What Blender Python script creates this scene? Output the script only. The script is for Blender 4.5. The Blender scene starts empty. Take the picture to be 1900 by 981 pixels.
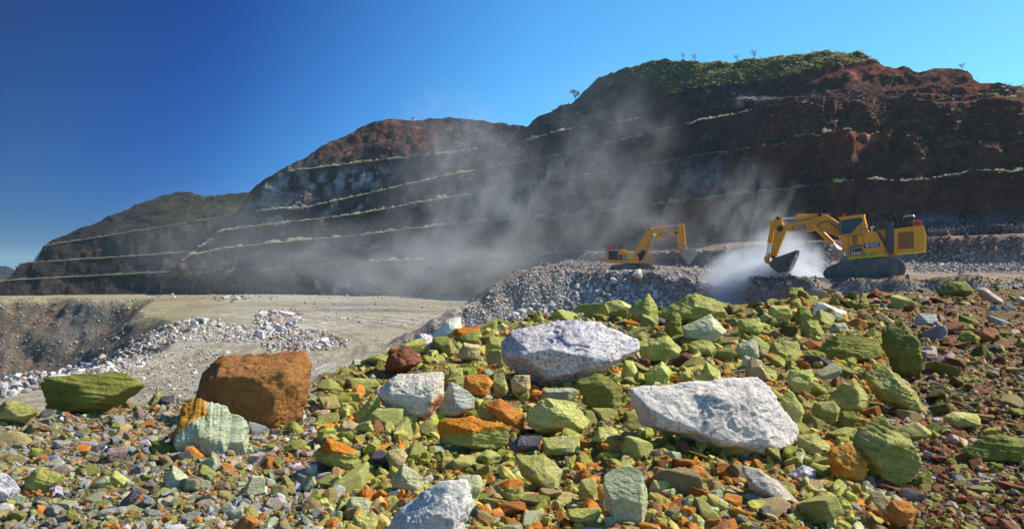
import bpy, bmesh, math, random
import numpy as np
from mathutils import Vector, Matrix
R = math.radians
random.seed(7)
rng = np.random.default_rng(11)
S = bpy.context.scene
C = S.collection

# ------------------------------------------------------------------ camera, sky, sun, exposure
F, CX, CY = 1500.0, 950.0, 490.5            # focal length and centre, in pixels of the 1900 px photograph
cam = bpy.data.cameras.new('camera'); camo = bpy.data.objects.new('camera', cam); C.objects.link(camo)
cam.sensor_width = 36; cam.lens = 36 * F / 1900; cam.clip_start = 0.1; cam.clip_end = 20000
camo.rotation_euler = (R(90), 0, 0); S.camera = camo
SUN_AZ, SUN_EL = R(77), R(45)
w = bpy.data.worlds.new('World'); S.world = w; w.use_nodes = True
nt = w.node_tree; bg = nt.nodes['Background']
sky = nt.nodes.new('ShaderNodeTexSky'); sky.sky_type = 'NISHITA'; sky.sun_disc = False
sky.sun_elevation = SUN_EL; sky.sun_rotation = SUN_AZ; sky.altitude = 600; sky.air_density = 1.0; sky.dust_density = 0.3; sky.ozone_density = 3.0
# a polarised sky: deep blue away from the sun, pale cyan towards it
tc = nt.nodes.new('ShaderNodeTexCoord'); vm = nt.nodes.new('ShaderNodeVectorMath'); vm.operation = 'DOT_PRODUCT'
vm.inputs[1].default_value = (0.93, -0.15, -0.32)
rp = nt.nodes.new('ShaderNodeValToRGB'); rp.color_ramp.interpolation = 'CARDINAL'
_st = [(0.0, (0.05, 0.14, 0.34)), (0.12, (0.05, 0.17, 0.42)), (0.26, (0.09, 0.35, 0.82)), (0.44, (0.47, 1.18, 1.55)), (0.75, (0.72, 1.44, 1.46)), (1.0, (1.0, 1.5, 1.5))]
while len(rp.color_ramp.elements) < len(_st): rp.color_ramp.elements.new(0.5)
for _e, (_p, _c) in zip(rp.color_ramp.elements, _st): _e.position = _p; _e.color = (*[x / 2 for x in _c], 1)
mr = nt.nodes.new('ShaderNodeMapRange'); mr.inputs[1].default_value = -0.85; mr.inputs[2].default_value = 0.6
mx = nt.nodes.new('ShaderNodeMix'); mx.data_type = 'RGBA'; mx.blend_type = 'MULTIPLY'; mx.inputs[0].default_value = 1.0
nt.links.new(tc.outputs['Generated'], vm.inputs[0]); nt.links.new(vm.outputs['Value'], mr.inputs[0]); nt.links.new(mr.outputs[0], rp.inputs[0])
nt.links.new(sky.outputs[0], mx.inputs[6]); nt.links.new(rp.outputs[0], mx.inputs[7]); sc2 = nt.nodes.new('ShaderNodeVectorMath'); sc2.operation = 'SCALE'; sc2.inputs['Scale'].default_value = 2.0; nt.links.new(mx.outputs[2], sc2.inputs[0]); nt.links.new(sc2.outputs[0], bg.inputs[0])
bg.inputs[1].default_value = 0.085
sl = bpy.data.lights.new('sun', 'SUN'); sl.energy = 5.0; sl.angle = R(0.5); sl.color = (1.0, 0.90, 0.71)
so = bpy.data.objects.new('sun', sl); C.objects.link(so)
sdir = Vector((math.sin(SUN_AZ) * math.cos(SUN_EL), math.cos(SUN_AZ) * math.cos(SUN_EL), math.sin(SUN_EL)))
so.rotation_euler = sdir.to_track_quat('Z', 'Y').to_euler(); so.location = sdir * 50
vs = S.view_settings; vs.view_transform = 'Standard'; vs.look = 'None'; vs.exposure = 0.5; vs.gamma = 1; vs.use_curve_mapping = False
cy = S.cycles; cy.use_denoising = True; cy.max_bounces = 6; cy.diffuse_bounces = 3; cy.glossy_bounces = 2; cy.volume_bounces = 4
cy.transparent_max_bounces = 8; cy.use_adaptive_sampling = True; cy.adaptive_threshold = 0.02; cy.volume_step_rate = 1.0; cy.volume_max_steps = 256

# ------------------------------------------------------------------ numpy helpers
def at(px, py, Y): return np.array(((px - CX) / F * Y, Y, -(py - CY) / F * Y))
def _h(x, y, z, s):
    h = (x * 374761393 + y * 668265263 + z * 2147483647 + s * 1274126177) & 0xffffffff
    h = ((h ^ (h >> 13)) * 1274126177) & 0xffffffff
    h = ((h ^ (h >> 16)) * 2246822519) & 0xffffffff
    return ((h ^ (h >> 15)) & 0xffff) / 32767.5 - 1.0
def noise(p, s=0):
    p = np.asarray(p, float); i = np.floor(p).astype(np.int64); f = p - i; f = f * f * f * (f * (f * 6 - 15) + 10)
    x, y, z = i[:, 0], i[:, 1], i[:, 2]; a, b, c = f[:, 0], f[:, 1], f[:, 2]
    r = 0
    for dx in (0, 1):
        for dy in (0, 1):
            for dz in (0, 1):
                r = r + _h(x + dx, y + dy, z + dz, s) * (a if dx else 1 - a) * (b if dy else 1 - b) * (c if dz else 1 - c)
    return r
_RM = np.array(Matrix.Rotation(0.65, 3, 'Z') @ Matrix.Rotation(0.5, 3, 'X'))
def fbm(p, o=4, s=0, g=0.5):
    r = 0; A = 1.0; p = np.asarray(p, float)
    for k in range(o): r = r + A * noise(p * 2.03 ** k + 17.3 * k, s + k); A *= g; p = p @ _RM
    return r
def ss(x): x = np.clip(x, 0, 1); return x * x * (3 - 2 * x)
def mesh_np(name, v, f, col=None, smooth=True):
    """v (N,3), f (M,k)"""
    m = bpy.data.meshes.new(name); v = np.asarray(v, np.float32); f = np.asarray(f, np.int32); k = f.shape[1]
    m.vertices.add(len(v)); m.vertices.foreach_set('co', v.ravel())
    m.loops.add(f.size); m.loops.foreach_set('vertex_index', f.ravel())
    m.polygons.add(len(f)); m.polygons.foreach_set('loop_start', np.arange(0, f.size, k, dtype=np.int32))
    m.polygons.foreach_set('use_smooth', np.full(len(f), smooth))
    if col is not None:
        a = m.color_attributes.new('Col', 'FLOAT_COLOR', 'POINT')
        c4 = np.ones((len(v), 4), np.float32); c4[:, :3] = col; a.data.foreach_set('color', c4.ravel())
    m.update(calc_edges=True); return m
def grid_faces(nr, nc):
    i = np.arange(nr - 1)[:, None] * nc + np.arange(nc - 1)[None]
    return np.stack([i, i + 1, i + nc + 1, i + nc], -1).reshape(-1, 4)
def link(name, me, mat=None, parent=None, label=None, cat=None, group=None, kind=None, loc=None):
    o = bpy.data.objects.new(name, me); C.objects.link(o)
    if mat is not None and me is not None: me.materials.append(mat)
    if parent is not None: o.parent = parent
    if label: o['label'] = label
    if cat: o['category'] = cat
    if group: o['group'] = group
    if kind: o['kind'] = kind
    if loc is not None: o.location = loc
    return o
def setup(o, label=None, cat=None, group=None, kind=None):
    for k, v in (('label', label), ('category', cat), ('group', group), ('kind', kind)):
        if v: o[k] = v
    return o
_ico = {}
def ico(n):
    if n not in _ico:
        bm = bmesh.new(); bmesh.ops.create_icosphere(bm, subdivisions=n, radius=1)
        _ico[n] = (np.array([v.co[:] for v in bm.verts]), np.array([[v.index for v in f.verts] for f in bm.faces])); bm.free()
    return _ico[n]

# ------------------------------------------------------------------ materials
class NT:
    def __init__(s, name):
        s.m = bpy.data.materials.new(name); s.m.use_nodes = True; s.t = s.m.node_tree; s.b = s.t.nodes['Principled BSDF']
    def n(s, typ, **kw):
        d = s.t.nodes.new('ShaderNode' + typ)
        for k, v in kw.items(): setattr(d, k, v)
        return d
    def l(s, a, b): s.t.links.new(a, b)
    def noise(s, vec, scale, detail=5, rough=0.6, dist=0.0):
        d = s.n('TexNoise'); d.inputs['Scale'].default_value = scale; d.inputs['Detail'].default_value = detail
        d.inputs['Roughness'].default_value = rough; d.inputs['Distortion'].default_value = dist
        s.l(vec, d.inputs['Vector']); return d.outputs['Fac']
    def ramp(s, fac, stops):
        d = s.n('ValToRGB'); e = d.color_ramp.elements
        while len(e) < len(stops): e.new(0.5)
        for i, (p, c) in enumerate(stops): e[i].position = p; e[i].color = (*c, 1) if hasattr(c, '__len__') else (c, c, c, 1)
        s.l(fac, d.inputs[0]); return d.outputs[0]
    def mix(s, fac, a, b, mode='MIX'):
        d = s.n('Mix', data_type='RGBA', blend_type=mode)
        for sock, v in ((d.inputs[0], fac), (d.inputs[6], a), (d.inputs[7], b)):
            if isinstance(v, (int, float)): sock.default_value = v
            elif isinstance(v, tuple): sock.default_value = (*v, 1)
            else: s.l(v, sock)
        return d.outputs[2]
    def math(s, op, a, b=0.0):
        d = s.n('Math', operation=op)
        for sock, v in ((d.inputs[0], a), (d.inputs[1], b)):
            if isinstance(v, (int, float)): sock.default_value = v
            else: s.l(v, sock)
        return d.outputs[0]
    def mapping(s, vec, scale=(1, 1, 1), rot=(0, 0, 0)):
        d = s.n('Mapping'); d.inputs['Scale'].default_value = scale; d.inputs['Rotation'].default_value = rot; s.l(vec, d.inputs['Vector']); return d.outputs[0]
    def bump(s, h, strength, dist, prev=None):
        d = s.n('Bump'); d.inputs['Strength'].default_value = strength; d.inputs['Distance'].default_value = dist; s.l(h, d.inputs['Height'])
        if prev is not None: s.l(prev, d.inputs['Normal'])
        return d.outputs[0]
    def fin(s, col, rough=0.85, normal=None, spec=0.25, metal=0.0):
        if isinstance(col, tuple): s.b.inputs['Base Color'].default_value = (*col, 1)
        else: s.l(col, s.b.inputs['Base Color'])
        if isinstance(rough, (int, float)): s.b.inputs['Roughness'].default_value = rough
        else: s.l(rough, s.b.inputs['Roughness'])
        s.b.inputs['Specular IOR Level'].default_value = spec; s.b.inputs['Metallic'].default_value = metal
        if normal is not None: s.l(normal, s.b.inputs['Normal'])
        return s.m

def rock_mat(name, c1, c2, c3, patch=None, pth=0.6, speck=None, strata=3.0, bump=0.9, scale=1.0, rot=(0.5, 0.3, 0), vary=0.35, spth=0.6, grad=None):
    """object-space stone: c1 ground colour, c2 mottling, c3 dark seams, patch = staining of another mineral"""
    g = NT(name); tc = g.n('TexCoord'); oi = g.n('ObjectInfo')
    off = g.n('VectorMath', operation='ADD'); g.l(tc.outputs['Object'], off.inputs[0])
    cmb = g.n('CombineXYZ'); g.l(g.math('MULTIPLY', oi.outputs['Random'], 37.0), cmb.inputs[0]); g.l(g.math('MULTIPLY', oi.outputs['Random'], 71.0), cmb.inputs[1]); g.l(cmb.outputs[0], off.inputs[1])
    v = off.outputs[0]; vst = g.mapping(v, (1.0, 1.0, strata), rot)
    col = g.mix(g.ramp(g.noise(vst, 3.2 * scale, 8, 0.65, 0.6), [(0.35, 0.0), (0.62, 1.0)]), c1, c2)
    seam = g.noise(vst, 7.0 * scale, 6, 0.7, 1.2)
    col = g.mix(g.ramp(seam, [(0.28, 1.0), (0.42, 0.0)]), col, c3)
    if patch is not None:
        pf = g.noise(v, 1.7 * scale, 6, 0.62, 0.8)
        if grad is not None:
            dt = g.n('VectorMath', operation='DOT_PRODUCT'); g.l(tc.outputs['Object'], dt.inputs[0]); dt.inputs[1].default_value = grad; pf = g.math('ADD', pf, dt.outputs['Value'])
        col = g.mix(g.ramp(pf, [(pth, 0.0), (pth + 0.07, 1.0)]), col, patch)
    if speck is not None:
        col = g.mix(g.math('MULTIPLY', g.ramp(g.noise(v, 26 * scale, 4, 0.75), [(spth - 0.12, 0.0), (spth, 1.0)]), 0.8), col, speck)
    fine = g.ramp(g.noise(v, 55 * scale, 3, 0.7), [(0.3, 0.72), (0.7, 1.22)])
    col = g.mix(1.0, col, fine, 'MULTIPLY')
    vr = g.n('HueSaturation'); vr.inputs['Saturation'].default_value = 1.0
    g.l(g.math('ADD', g.math('MULTIPLY', oi.outputs['Random'], 0.025), 0.4875), vr.inputs['Hue'])
    g.l(g.math('ADD', g.math('MULTIPLY', oi.outputs['Random'], vary), 1 - vary / 2), vr.inputs['Value']); g.l(col, vr.inputs['Color'])
    b1 = g.bump(g.noise(vst, 5 * scale, 10, 0.68, 0.4), bump, 0.05)
    b2 = g.bump(g.noise(v, 28 * scale, 8, 0.72), bump * 0.8, 0.012, b1)
    vo = g.n('TexVoronoi'); vo.feature = 'DISTANCE_TO_EDGE'; vo.inputs['Scale'].default_value = 6 * scale; g.l(g.mapping(vst, (1, 1, 1)), vo.inputs['Vector'])
    b3 = g.bump(g.ramp(vo.outputs['Distance'], [(0.0, 0.0), (0.035, 1.0)]), 0.35, 0.01, b2)
    return g.fin(vr.outputs[0], 0.82, b3, 0.3)
M = {}
M['green'] = rock_mat('olive_green_schist', (0.30, 0.31, 0.055), (0.54, 0.51, 0.17), (0.10, 0.11, 0.022), (0.46, 0.27, 0.06), 0.64)
M['lime'] = rock_mat('yellow_green_stone', (0.44, 0.45, 0.08), (0.68, 0.64, 0.26), (0.19, 0.19, 0.035), (0.56, 0.42, 0.14), 0.62)
M['darkgreen'] = rock_mat('dark_moss_green_stone', (0.17, 0.18, 0.026), (0.27, 0.26, 0.055), (0.06, 0.065, 0.014), (0.24, 0.17, 0.03), 0.7)
M['pale'] = rock_mat('pale_sage_stone', (0.46, 0.47, 0.25), (0.63, 0.63, 0.42), (0.22, 0.22, 0.10), (0.48, 0.30, 0.08), 0.74)
M['orange'] = rock_mat('orange_iron_stone', (0.55, 0.17, 0.022), (0.68, 0.30, 0.07), (0.22, 0.06, 0.015), (0.40, 0.33, 0.06), 0.64)
M['rust'] = rock_mat('red_brown_stone', (0.23, 0.075, 0.032), (0.36, 0.15, 0.075), (0.08, 0.028, 0.016), (0.4, 0.3, 0.22), 0.7)
M['white'] = rock_mat('white_lilac_quartz', (0.66, 0.59, 0.60), (0.90, 0.83, 0.74), (0.38, 0.31, 0.36), (0.62, 0.50, 0.34), 0.72, (0.26, 0.24, 0.36), 1.4, 0.9, 1.0, (0.2, 0.9, 0), 0.12, 0.66)
M['lilac'] = rock_mat('lilac_speckled_quartz', (0.58, 0.51, 0.58), (0.88, 0.81, 0.78), (0.28, 0.23, 0.34), (0.66, 0.58, 0.48), 0.70, (0.20, 0.19, 0.33), 1.3, 1.0, 1.1, (0.2, 0.9, 0), 0.12, 0.60)
M['whiteorange'] = rock_mat('white_orange_stone', (0.78, 0.70, 0.58), (0.88, 0.82, 0.70), (0.42, 0.22, 0.10), (0.58, 0.20, 0.05), 0.56, None, 1.5, 0.9, grad=(0.4, 0, -0.9))
M['grey'] = rock_mat('grey_stone', (0.34, 0.35, 0.36), (0.52, 0.54, 0.53), (0.14, 0.14, 0.16), (0.45, 0.35, 0.2), 0.7)
M['slate'] = rock_mat('dark_slate', (0.075, 0.07, 0.09), (0.16, 0.15, 0.19), (0.03, 0.03, 0.045), None, 0.6, (0.3, 0.3, 0.36), 3.0, 0.8, 1.0, (0.5, 0.3, 0), 0.3, 0.68)
M['tan'] = rock_mat('tan_stone', (0.44, 0.32, 0.14), (0.60, 0.48, 0.25), (0.2, 0.12, 0.05), (0.56, 0.22, 0.05), 0.66)
M['pink'] = rock_mat('pinkish_stone', (0.46, 0.34, 0.30), (0.64, 0.54, 0.48), (0.22, 0.12, 0.10), (0.6, 0.58, 0.6), 0.6)
M['block'] = rock_mat('brown_sandstone_block', (0.27, 0.095, 0.035), (0.42, 0.165, 0.055), (0.11, 0.04, 0.02), (0.50, 0.38, 0.28), 0.70, None, 2.2, 1.1, 0.8, (0.06, 0.03, 0), 0.02)
M['twotone'] = rock_mat('pale_green_orange_rock', (0.46, 0.50, 0.30), (0.62, 0.66, 0.50), (0.22, 0.24, 0.10), (0.55, 0.25, 0.03), 0.60, None, 4.5, 1.0, 1.0, (0.1, 1.45, 0), 0.02, grad=(-1.6, 0, 0.3))
M['orangegreen'] = rock_mat('orange_crusted_green_rock', (0.34, 0.36, 0.07), (0.46, 0.44, 0.14), (0.14, 0.12, 0.02), (0.62, 0.20, 0.02), 0.55, None, 2.5, 1.0, 1.1, (0.3, 0.2, 0), 0.02, grad=(-0.3, 0, 2.6))
M['stripe'] = rock_mat('grey_banded_rock', (0.40, 0.43, 0.36), (0.62, 0.65, 0.58), (0.10, 0.10, 0.10), (0.62, 0.28, 0.08), 0.66, None, 7.0, 1.0, 1.0, (0.35, 0.3, 0), 0.02, grad=(0.2, 0, -2.0))

def vcol_mat(name, bscale, bdist, rough=0.9, nscale=0.0, var=(0.6, 1.35), coord='Object', st=(1, 1, 1), strength=1.0):
    """colour from the mesh's own mineral colours, broken up by noise"""
    g = NT(name); a = g.n('Attribute', attribute_name='Col'); tc = g.n('TexCoord'); v = g.mapping(tc.outputs[coord], st)
    col = a.outputs['Color']
    if nscale: col = g.mix(1.0, col, g.ramp(g.noise(v, nscale, 8, 0.7), [(0.3, var[0]), (0.7, var[1])]), 'MULTIPLY')
    b = g.bump(g.noise(v, bscale, 9, 0.7), strength, bdist)
    return g.fin(col, rough, b, 0.2)
M['stones'] = vcol_mat('small_mixed_stones', 45, 0.015, 0.85, 18, (0.55, 1.4))
M['farstones'] = vcol_mat('quarry_rubble', 3, 0.2, 0.9, 1.2, (0.7, 1.2))

# ------------------------------------------------------------------ near mound: where the photographer stands
_RP = np.array([(-900, 6, 765), (0, 6.0, 757), (130, 6.3, 752), (270, 6.8, 742), (420, 7, 742), (560, 7.5, 722), (600, 8, 695), (700, 9, 662), (760, 9.5, 636), (850, 10.5, 610),
    (940, 11.5, 597), (1100, 12.5, 582), (1200, 13, 574), (1350, 14, 568), (1450, 15, 557), (1500, 16, 549), (1600, 18, 548), (1750, 20, 538), (1900, 22, 536), (2900, 24, 534)], float)
def fg_par(px):
    D = np.interp(px, _RP[:, 0], _RP[:, 1]); yr = np.interp(px, _RP[:, 0], _RP[:, 2]); hr = (yr - CY) / F * D
    b = (hr - 1.31) / (D - 4); return D, hr, 1.31 - 4 * b, b
def fg_z(X, Y, rough=True):
    px = CX + F * X / np.maximum(Y, 2.2); px = np.clip(px, -900, 2900)
    D, hr, a, b = fg_par(px)
    z = -(a + b * np.minimum(Y, D)) - 0.72 * np.maximum(Y - D, 0) - 0.25 * ss((Y - D) / 2)
    if rough:
        p = np.stack([X, Y, 0 * X], -1)
        z = z + 0.055 * fbm(p * 0.9, 4, 3) + 0.018 * fbm(p * 6, 3, 9)
    return z
def fg_hit(px, py):
    """depth where the ray through a pixel meets the mound"""
    D, hr, a, b = fg_par(np.asarray(px, float)); v = (np.asarray(py, float) - CY) / F
    Y = a / np.maximum(v - b, 1e-3); return np.minimum(Y, D)
def zone(X, Y):
    """0 left, 1 centre, 2 right: how the broken rock changes along the mound"""
    px = CX + F * X / np.maximum(Y, 2.2)
    return px
def build_mound():
    us = np.linspace(-1.5, 1.7, 900); ys = np.concatenate([np.linspace(-6, 1.9, 30), 2.0 * (48 / 2.0) ** (np.linspace(0, 1, 620))])
    U, Yg = np.meshgrid(us, ys); X = U * np.maximum(Yg, 2.4) * 1.0; X = np.where(Yg < 2.4, U * (2.4 + (2.4 - Yg) * 1.5), X)
    z = fg_z(X.ravel(), Yg.ravel()); v = np.stack([X.ravel(), Yg.ravel(), z], -1)
    px = zone(v[:, 0], v[:, 1]); n1 = fbm(v * 1.3, 4, 21); n2 = fbm(v * 7.0, 3, 25); n3 = fbm(v * 0.5, 3, 33)
    olive = np.array((0.20, 0.18, 0.05)); brown = np.array((0.17, 0.08, 0.035)); grey = np.array((0.24, 0.22, 0.15)); orange = np.array((0.34, 0.13, 0.03)); rust = np.array((0.16, 0.06, 0.03))
    def mixc(a, b, t): return a * (1 - t[:, None]) + b * t[:, None]
    c = mixc(np.tile(olive, (len(v), 1)), np.tile(brown, (len(v), 1)), ss((n1 + 0.2) * 1.5))
    c = mixc(c, np.tile(orange, (len(v), 1)), ss((n2 - 0.25) * 2.5) * 0.8)
    c = mixc(c, np.tile(grey, (len(v), 1)), ss((650 - px) / 500 + n3 * 0.4) * 0.65)
    c = mixc(c, np.tile(rust, (len(v), 1)), ss((px - 1560 - 0.25 * (v[:, 2] * 0 + (px - 1560) * 0)) / 160 + n3 * 0.3) * 0.75)
    g = NT('crushed_rock_soil'); a = g.n('Attribute', attribute_name='Col'); tcn = g.n('TexCoord'); vv = tcn.outputs['Object']
    vo = g.n('TexVoronoi'); vo.inputs['Scale'].default_value = 42; g.l(vv, vo.inputs['Vector'])
    vo2 = g.n('TexVoronoi'); vo2.inputs['Scale'].default_value = 110; g.l(vv, vo2.inputs['Vector'])
    hs = g.n('SeparateColor'); g.l(vo.outputs['Color'], hs.inputs[0])
    peb = g.ramp(hs.outputs[0], [(0.0, (0.05, 0.04, 0.02)), (0.3, (0.30, 0.28, 0.08)), (0.5, (0.45, 0.16, 0.03)), (0.65, (0.16, 0.08, 0.04)), (0.8, (0.5, 0.45, 0.3)), (0.95, (0.75, 0.74, 0.76))])
    col = g.mix(0.38, a.outputs['Color'], peb); col = g.mix(1.0, col, g.ramp(g.noise(vv, 30, 6, 0.75), [(0.25, 0.45), (0.75, 1.4)]), 'MULTIPLY')
    b = g.bump(vo.outputs['Distance'], 0.9, -0.02); b = g.bump(vo2.outputs['Distance'], 0.8, -0.008, b); b = g.bump(g.noise(vv, 45, 7, 0.75), 0.9, 0.02, b)
    g.fin(col, 0.92, b, 0.15)
    link('rubble_mound', mesh_np('rubble_mound', v, grid_faces(len(ys), len(us)), c), g.m, kind='structure')
build_mound()

# ------------------------------------------------------------------ pit terrain: floor, void on the left, terrace of the excavators
FL = -14.0
def terr_z(X, Y, rough=True):
    n = 0
    if rough:
        p = np.stack([X, Y, 0 * X], -1); n = fbm(p * 0.035, 4, 40); n2 = fbm((p @ _RM) * 0.23, 2, 45)
    else: n2 = 0
    Xe = np.interp(Y, [0, 40, 91, 131, 191, 233, 300, 382, 470], [-60, -60, -58, -57, -77, -103, -134, -163, -240]) + 4 * n
    floor = FL + 0.35 * n + 0.10 * n2
    dL = Xe - X
    near = floor - 0.66 * np.clip(dL, 0, 90) + 0.6 * n2 * ss(dL / 4)
    d = np.clip(345 + 7 * n - Y, 0, 140)
    st = d * 0.62 + 1.6 * np.sin(d * 0.20 + 2 * n) * ss(d / 8)       # broken benches on the far side of the void
    far = FL - 0.4 - st + 1.2 * n2 * ss(d / 6)
    z = np.where(dL > 0, np.maximum(near, far), floor)
    # terrace
    dT = X - np.interp(Y, [40, 100, 150, 221, 330, 400], [-26, -22, -20, -12, 2, 12]) + 3 * n
    top = np.interp(Y, [90, 110, 180, 260, 330, 420], [-1.75, -1.75, -1.25, 1.0, 4.0, 5.0])
    Yn = np.interp(X, [-30, 10, 22, 30, 36, 60, 200], [150, 150, 140, 116, 98, 95, 92])
    dN = Y - Yn + 2.2 * n + 0.8 * n2
    ramp = np.minimum(0.60 * dT, 12.4 + 0.85 * dN)
    Ys = np.interp(X, [0, 20, 47, 63, 90, 200], [300, 262, 200, 160, 140, 128])
    dS = Y - Ys + 0.5 * n2
    top = top + np.interp(X, [20, 60, 100], [2.6, 4.6, 5.6]) * ss(dS / 5.5) + 1.6 * ss((dS + 14) / 14) * ss((X - 48) / 10)
    # hollow of broken rock between the two machines
    hol = ss((X - 24) / 8) * ss((48 - X) / 8) * ss((Y - 108) / 20) * ss((170 - Y) / 20)
    hump = 1.7 * np.exp(-((X - 33) / 7) ** 2 - ((Y - 150) / 9) ** 2)
    T = FL + 15 * ss(ramp / 15) * 0 + np.clip(ramp, 0, 1e3)
    t = np.minimum(T, top)
    t = t - 3.0 * hol + hump
    rub = ss(ramp / 3) * ss((top - T + 2) / 2)
    z = np.where(ramp > 0, np.maximum(z, t + 0.6 * n2 * rub + 0.12 * n2), z)
    return z
def terr_hit(px, py, y0=30, y1=430, n=420):
    px = np.atleast_1d(np.asarray(px, float)); py = np.atleast_1d(np.asarray(py, float))
    ys = y0 * (y1 / y0) ** np.linspace(0, 1, n); out = np.full(len(px), np.nan); u = (px - CX) / F; v = -(py - CY) / F
    for Y in ys:
        z = terr_z(u * Y, np.full(len(px), Y), True); hitm = np.isnan(out) & (v * Y < z); out[hitm] = Y
    k = ~np.isnan(out); hi = out[k].copy(); lo = hi / (y1 / y0) ** (1 / (n - 1)); uu, vv = u[k], v[k]
    for _ in range(9):
        m = (lo + hi) / 2; b = vv * m < terr_z(uu * m, m); hi = np.where(b, m, hi); lo = np.where(b, lo, m)
    out[k] = hi; return out
def build_terrain():
    us = np.linspace(-0.95, 1.05, 900); ys = 8 * (480 / 8) ** np.linspace(0, 1, 620)
    U, Yg = np.meshgrid(us, ys); X = (U * Yg).ravel(); Yr = Yg.ravel(); z = terr_z(X, Yr)
    v = np.stack([X, Yr, z], -1); n = fbm(v * 0.04, 4, 60); n2 = fbm(v * 0.25, 4, 66); N = len(v)
    sand = np.array((0.40, 0.355, 0.28)); pale = np.array((0.46, 0.45, 0.44)); dark = np.array((0.10, 0.08, 0.065)); rubc = np.array((0.34, 0.29, 0.28)); red = np.array((0.21, 0.11, 0.075)); tanc = np.array((0.40, 0.29, 0.18)); och = np.array((0.30, 0.26, 0.15))
    def mixc(a, b, t): return a * (1 - np.clip(t, 0, 1)[:, None]) + b * np.clip(t, 0, 1)[:, None]
    c = mixc(np.tile(sand, (N, 1)), pale, ss(n * 1.2 + 0.2) * 0.55)
    px = CX + F * X / Yr; py = CY - F * z / Yr
    c = mixc(c, och, ss((470 - px) / 120) * ss((625 - py) / 20) * 0.7)                    # ochre corner of the floor
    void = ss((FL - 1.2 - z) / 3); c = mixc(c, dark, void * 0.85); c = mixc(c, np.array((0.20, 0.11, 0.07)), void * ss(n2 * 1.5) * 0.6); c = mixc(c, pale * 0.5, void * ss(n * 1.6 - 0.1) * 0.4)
    up = ss((z - FL - 1.0) / 1.5) * (X > -30); c = mixc(c, rubc, up * 0.9); c = mixc(c, red, up * ss(n * 1.8 + 0.1) * 0.6)
    c = mixc(c, red, up * np.exp(-((px - 1090) / 70) ** 2 - ((py - 497) / 14) ** 2) * 0.9)
    topm = up * ss((z + 2.6) / 0.6) * ss((134 - Yr) / 6); c = mixc(c, tanc, topm * 0.9)
    wallm = up * ss((z - 0.2) / 1.0) * (Yr > 126); c = mixc(c, np.array((0.32, 0.20, 0.16)), wallm * 0.8)
    c = c * (1 + 0.22 * n2)[:, None]
    g = NT('quarry_ground'); a = g.n('Attribute', attribute_name='Col'); tcn = g.n('TexCoord'); vv = tcn.outputs['Object']
    # wheel tracks sweeping across the floor
    # wheel tracks sweeping in an arc across the floor
    ln = g.n('VectorMath', operation='DISTANCE'); ln.inputs[1].default_value = (-150, 110, -14); g.l(vv, ln.inputs[0])
    cmb = g.n('CombineXYZ'); g.l(g.math('MULTIPLY', ln.outputs['Value'], 0.55), cmb.inputs[0]); sp = g.n('SeparateXYZ'); g.l(vv, sp.inputs[0]); g.l(g.math('MULTIPLY', sp.outputs[1], 0.012), cmb.inputs[1])
    trk = g.ramp(g.noise(cmb.outputs[0], 1.0, 5, 0.65, 0.3), [(0.36, 0.5), (0.6, 1.28)])
    col = g.mix(g.ramp(g.noise(vv, 0.02, 3), [(0.35, 0.15), (0.6, 0.85)]), a.outputs['Color'], g.mix(1.0, a.outputs['Color'], trk, 'MULTIPLY'))
    col = g.mix(1.0, col, g.ramp(g.noise(vv, 0.9, 9, 0.75), [(0.28, 0.55), (0.72, 1.4)]), 'MULTIPLY')
    vo = g.n('TexVoronoi'); vo.inputs['Scale'].default_value = 1.1; g.l(vv, vo.inputs['Vector'])
    b = g.bump(g.noise(vv, 0.7, 10, 0.75), 1.0, 0.8); b = g.bump(vo.outputs['Distance'], 0.5, -0.35, b)
    g.fin(col, 0.95, b, 0.1)
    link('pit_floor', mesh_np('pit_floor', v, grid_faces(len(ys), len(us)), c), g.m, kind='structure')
    # the wide ground below and beyond everything
    me = mesh_np('ground', [(-9000, -400, -66), (9000, -400, -66), (9000, 12000, -66), (-9000, 12000, -66)], [[0, 1, 2, 3]])
    g2 = NT('plain_soil'); t2 = g2.n('TexCoord'); g2.fin(g2.ramp(g2.noise(t2.outputs['Object'], 0.01, 6), [(0.3, (0.16, 0.10, 0.06)), (0.7, (0.24, 0.17, 0.09))]), 0.95)
    link('ground', me, g2.m, kind='structure')
build_terrain()

# ------------------------------------------------------------------ terraced hills
def I(px, pts): pts = np.array(pts, float); return np.interp(px, pts[:, 0], pts[:, 1])
BEN = {
 1: [(-400, 560), (440, 500), (690, 485), (900, 478), (1050, 470), (1200, 455), (1400, 436), (1900, 421), (2400, 405)],
 2: [(330, 478), (420, 460), (500, 452), (652, 437), (846, 415), (1059, 399), (1230, 379), (1400, 357), (1560, 340), (1700, 324), (1900, 309), (2400, 275)],
 3: [(330, 440), (420, 426), (536, 412), (664, 397), (769, 377), (924, 352), (1060, 329), (1156, 313), (1319, 285), (1417, 272), (1482, 259), (1600, 262), (1900, 250), (2400, 215)],
 4: [(440, 396), (490, 389), (575, 383), (668, 362), (769, 339), (838, 323), (962, 302), (1059, 283), (1136, 264), (1312, 220), (1400, 205), (1502, 190), (1700, 200), (1900, 178), (2400, 150)],
 5: [(500, 330), (536, 318), (691, 298), (769, 290), (865, 279), (962, 264), (1025, 246), (1160, 224), (1250, 205), (1400, 190), (1560, 172), (1900, 165), (2400, 130)],
}
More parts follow.
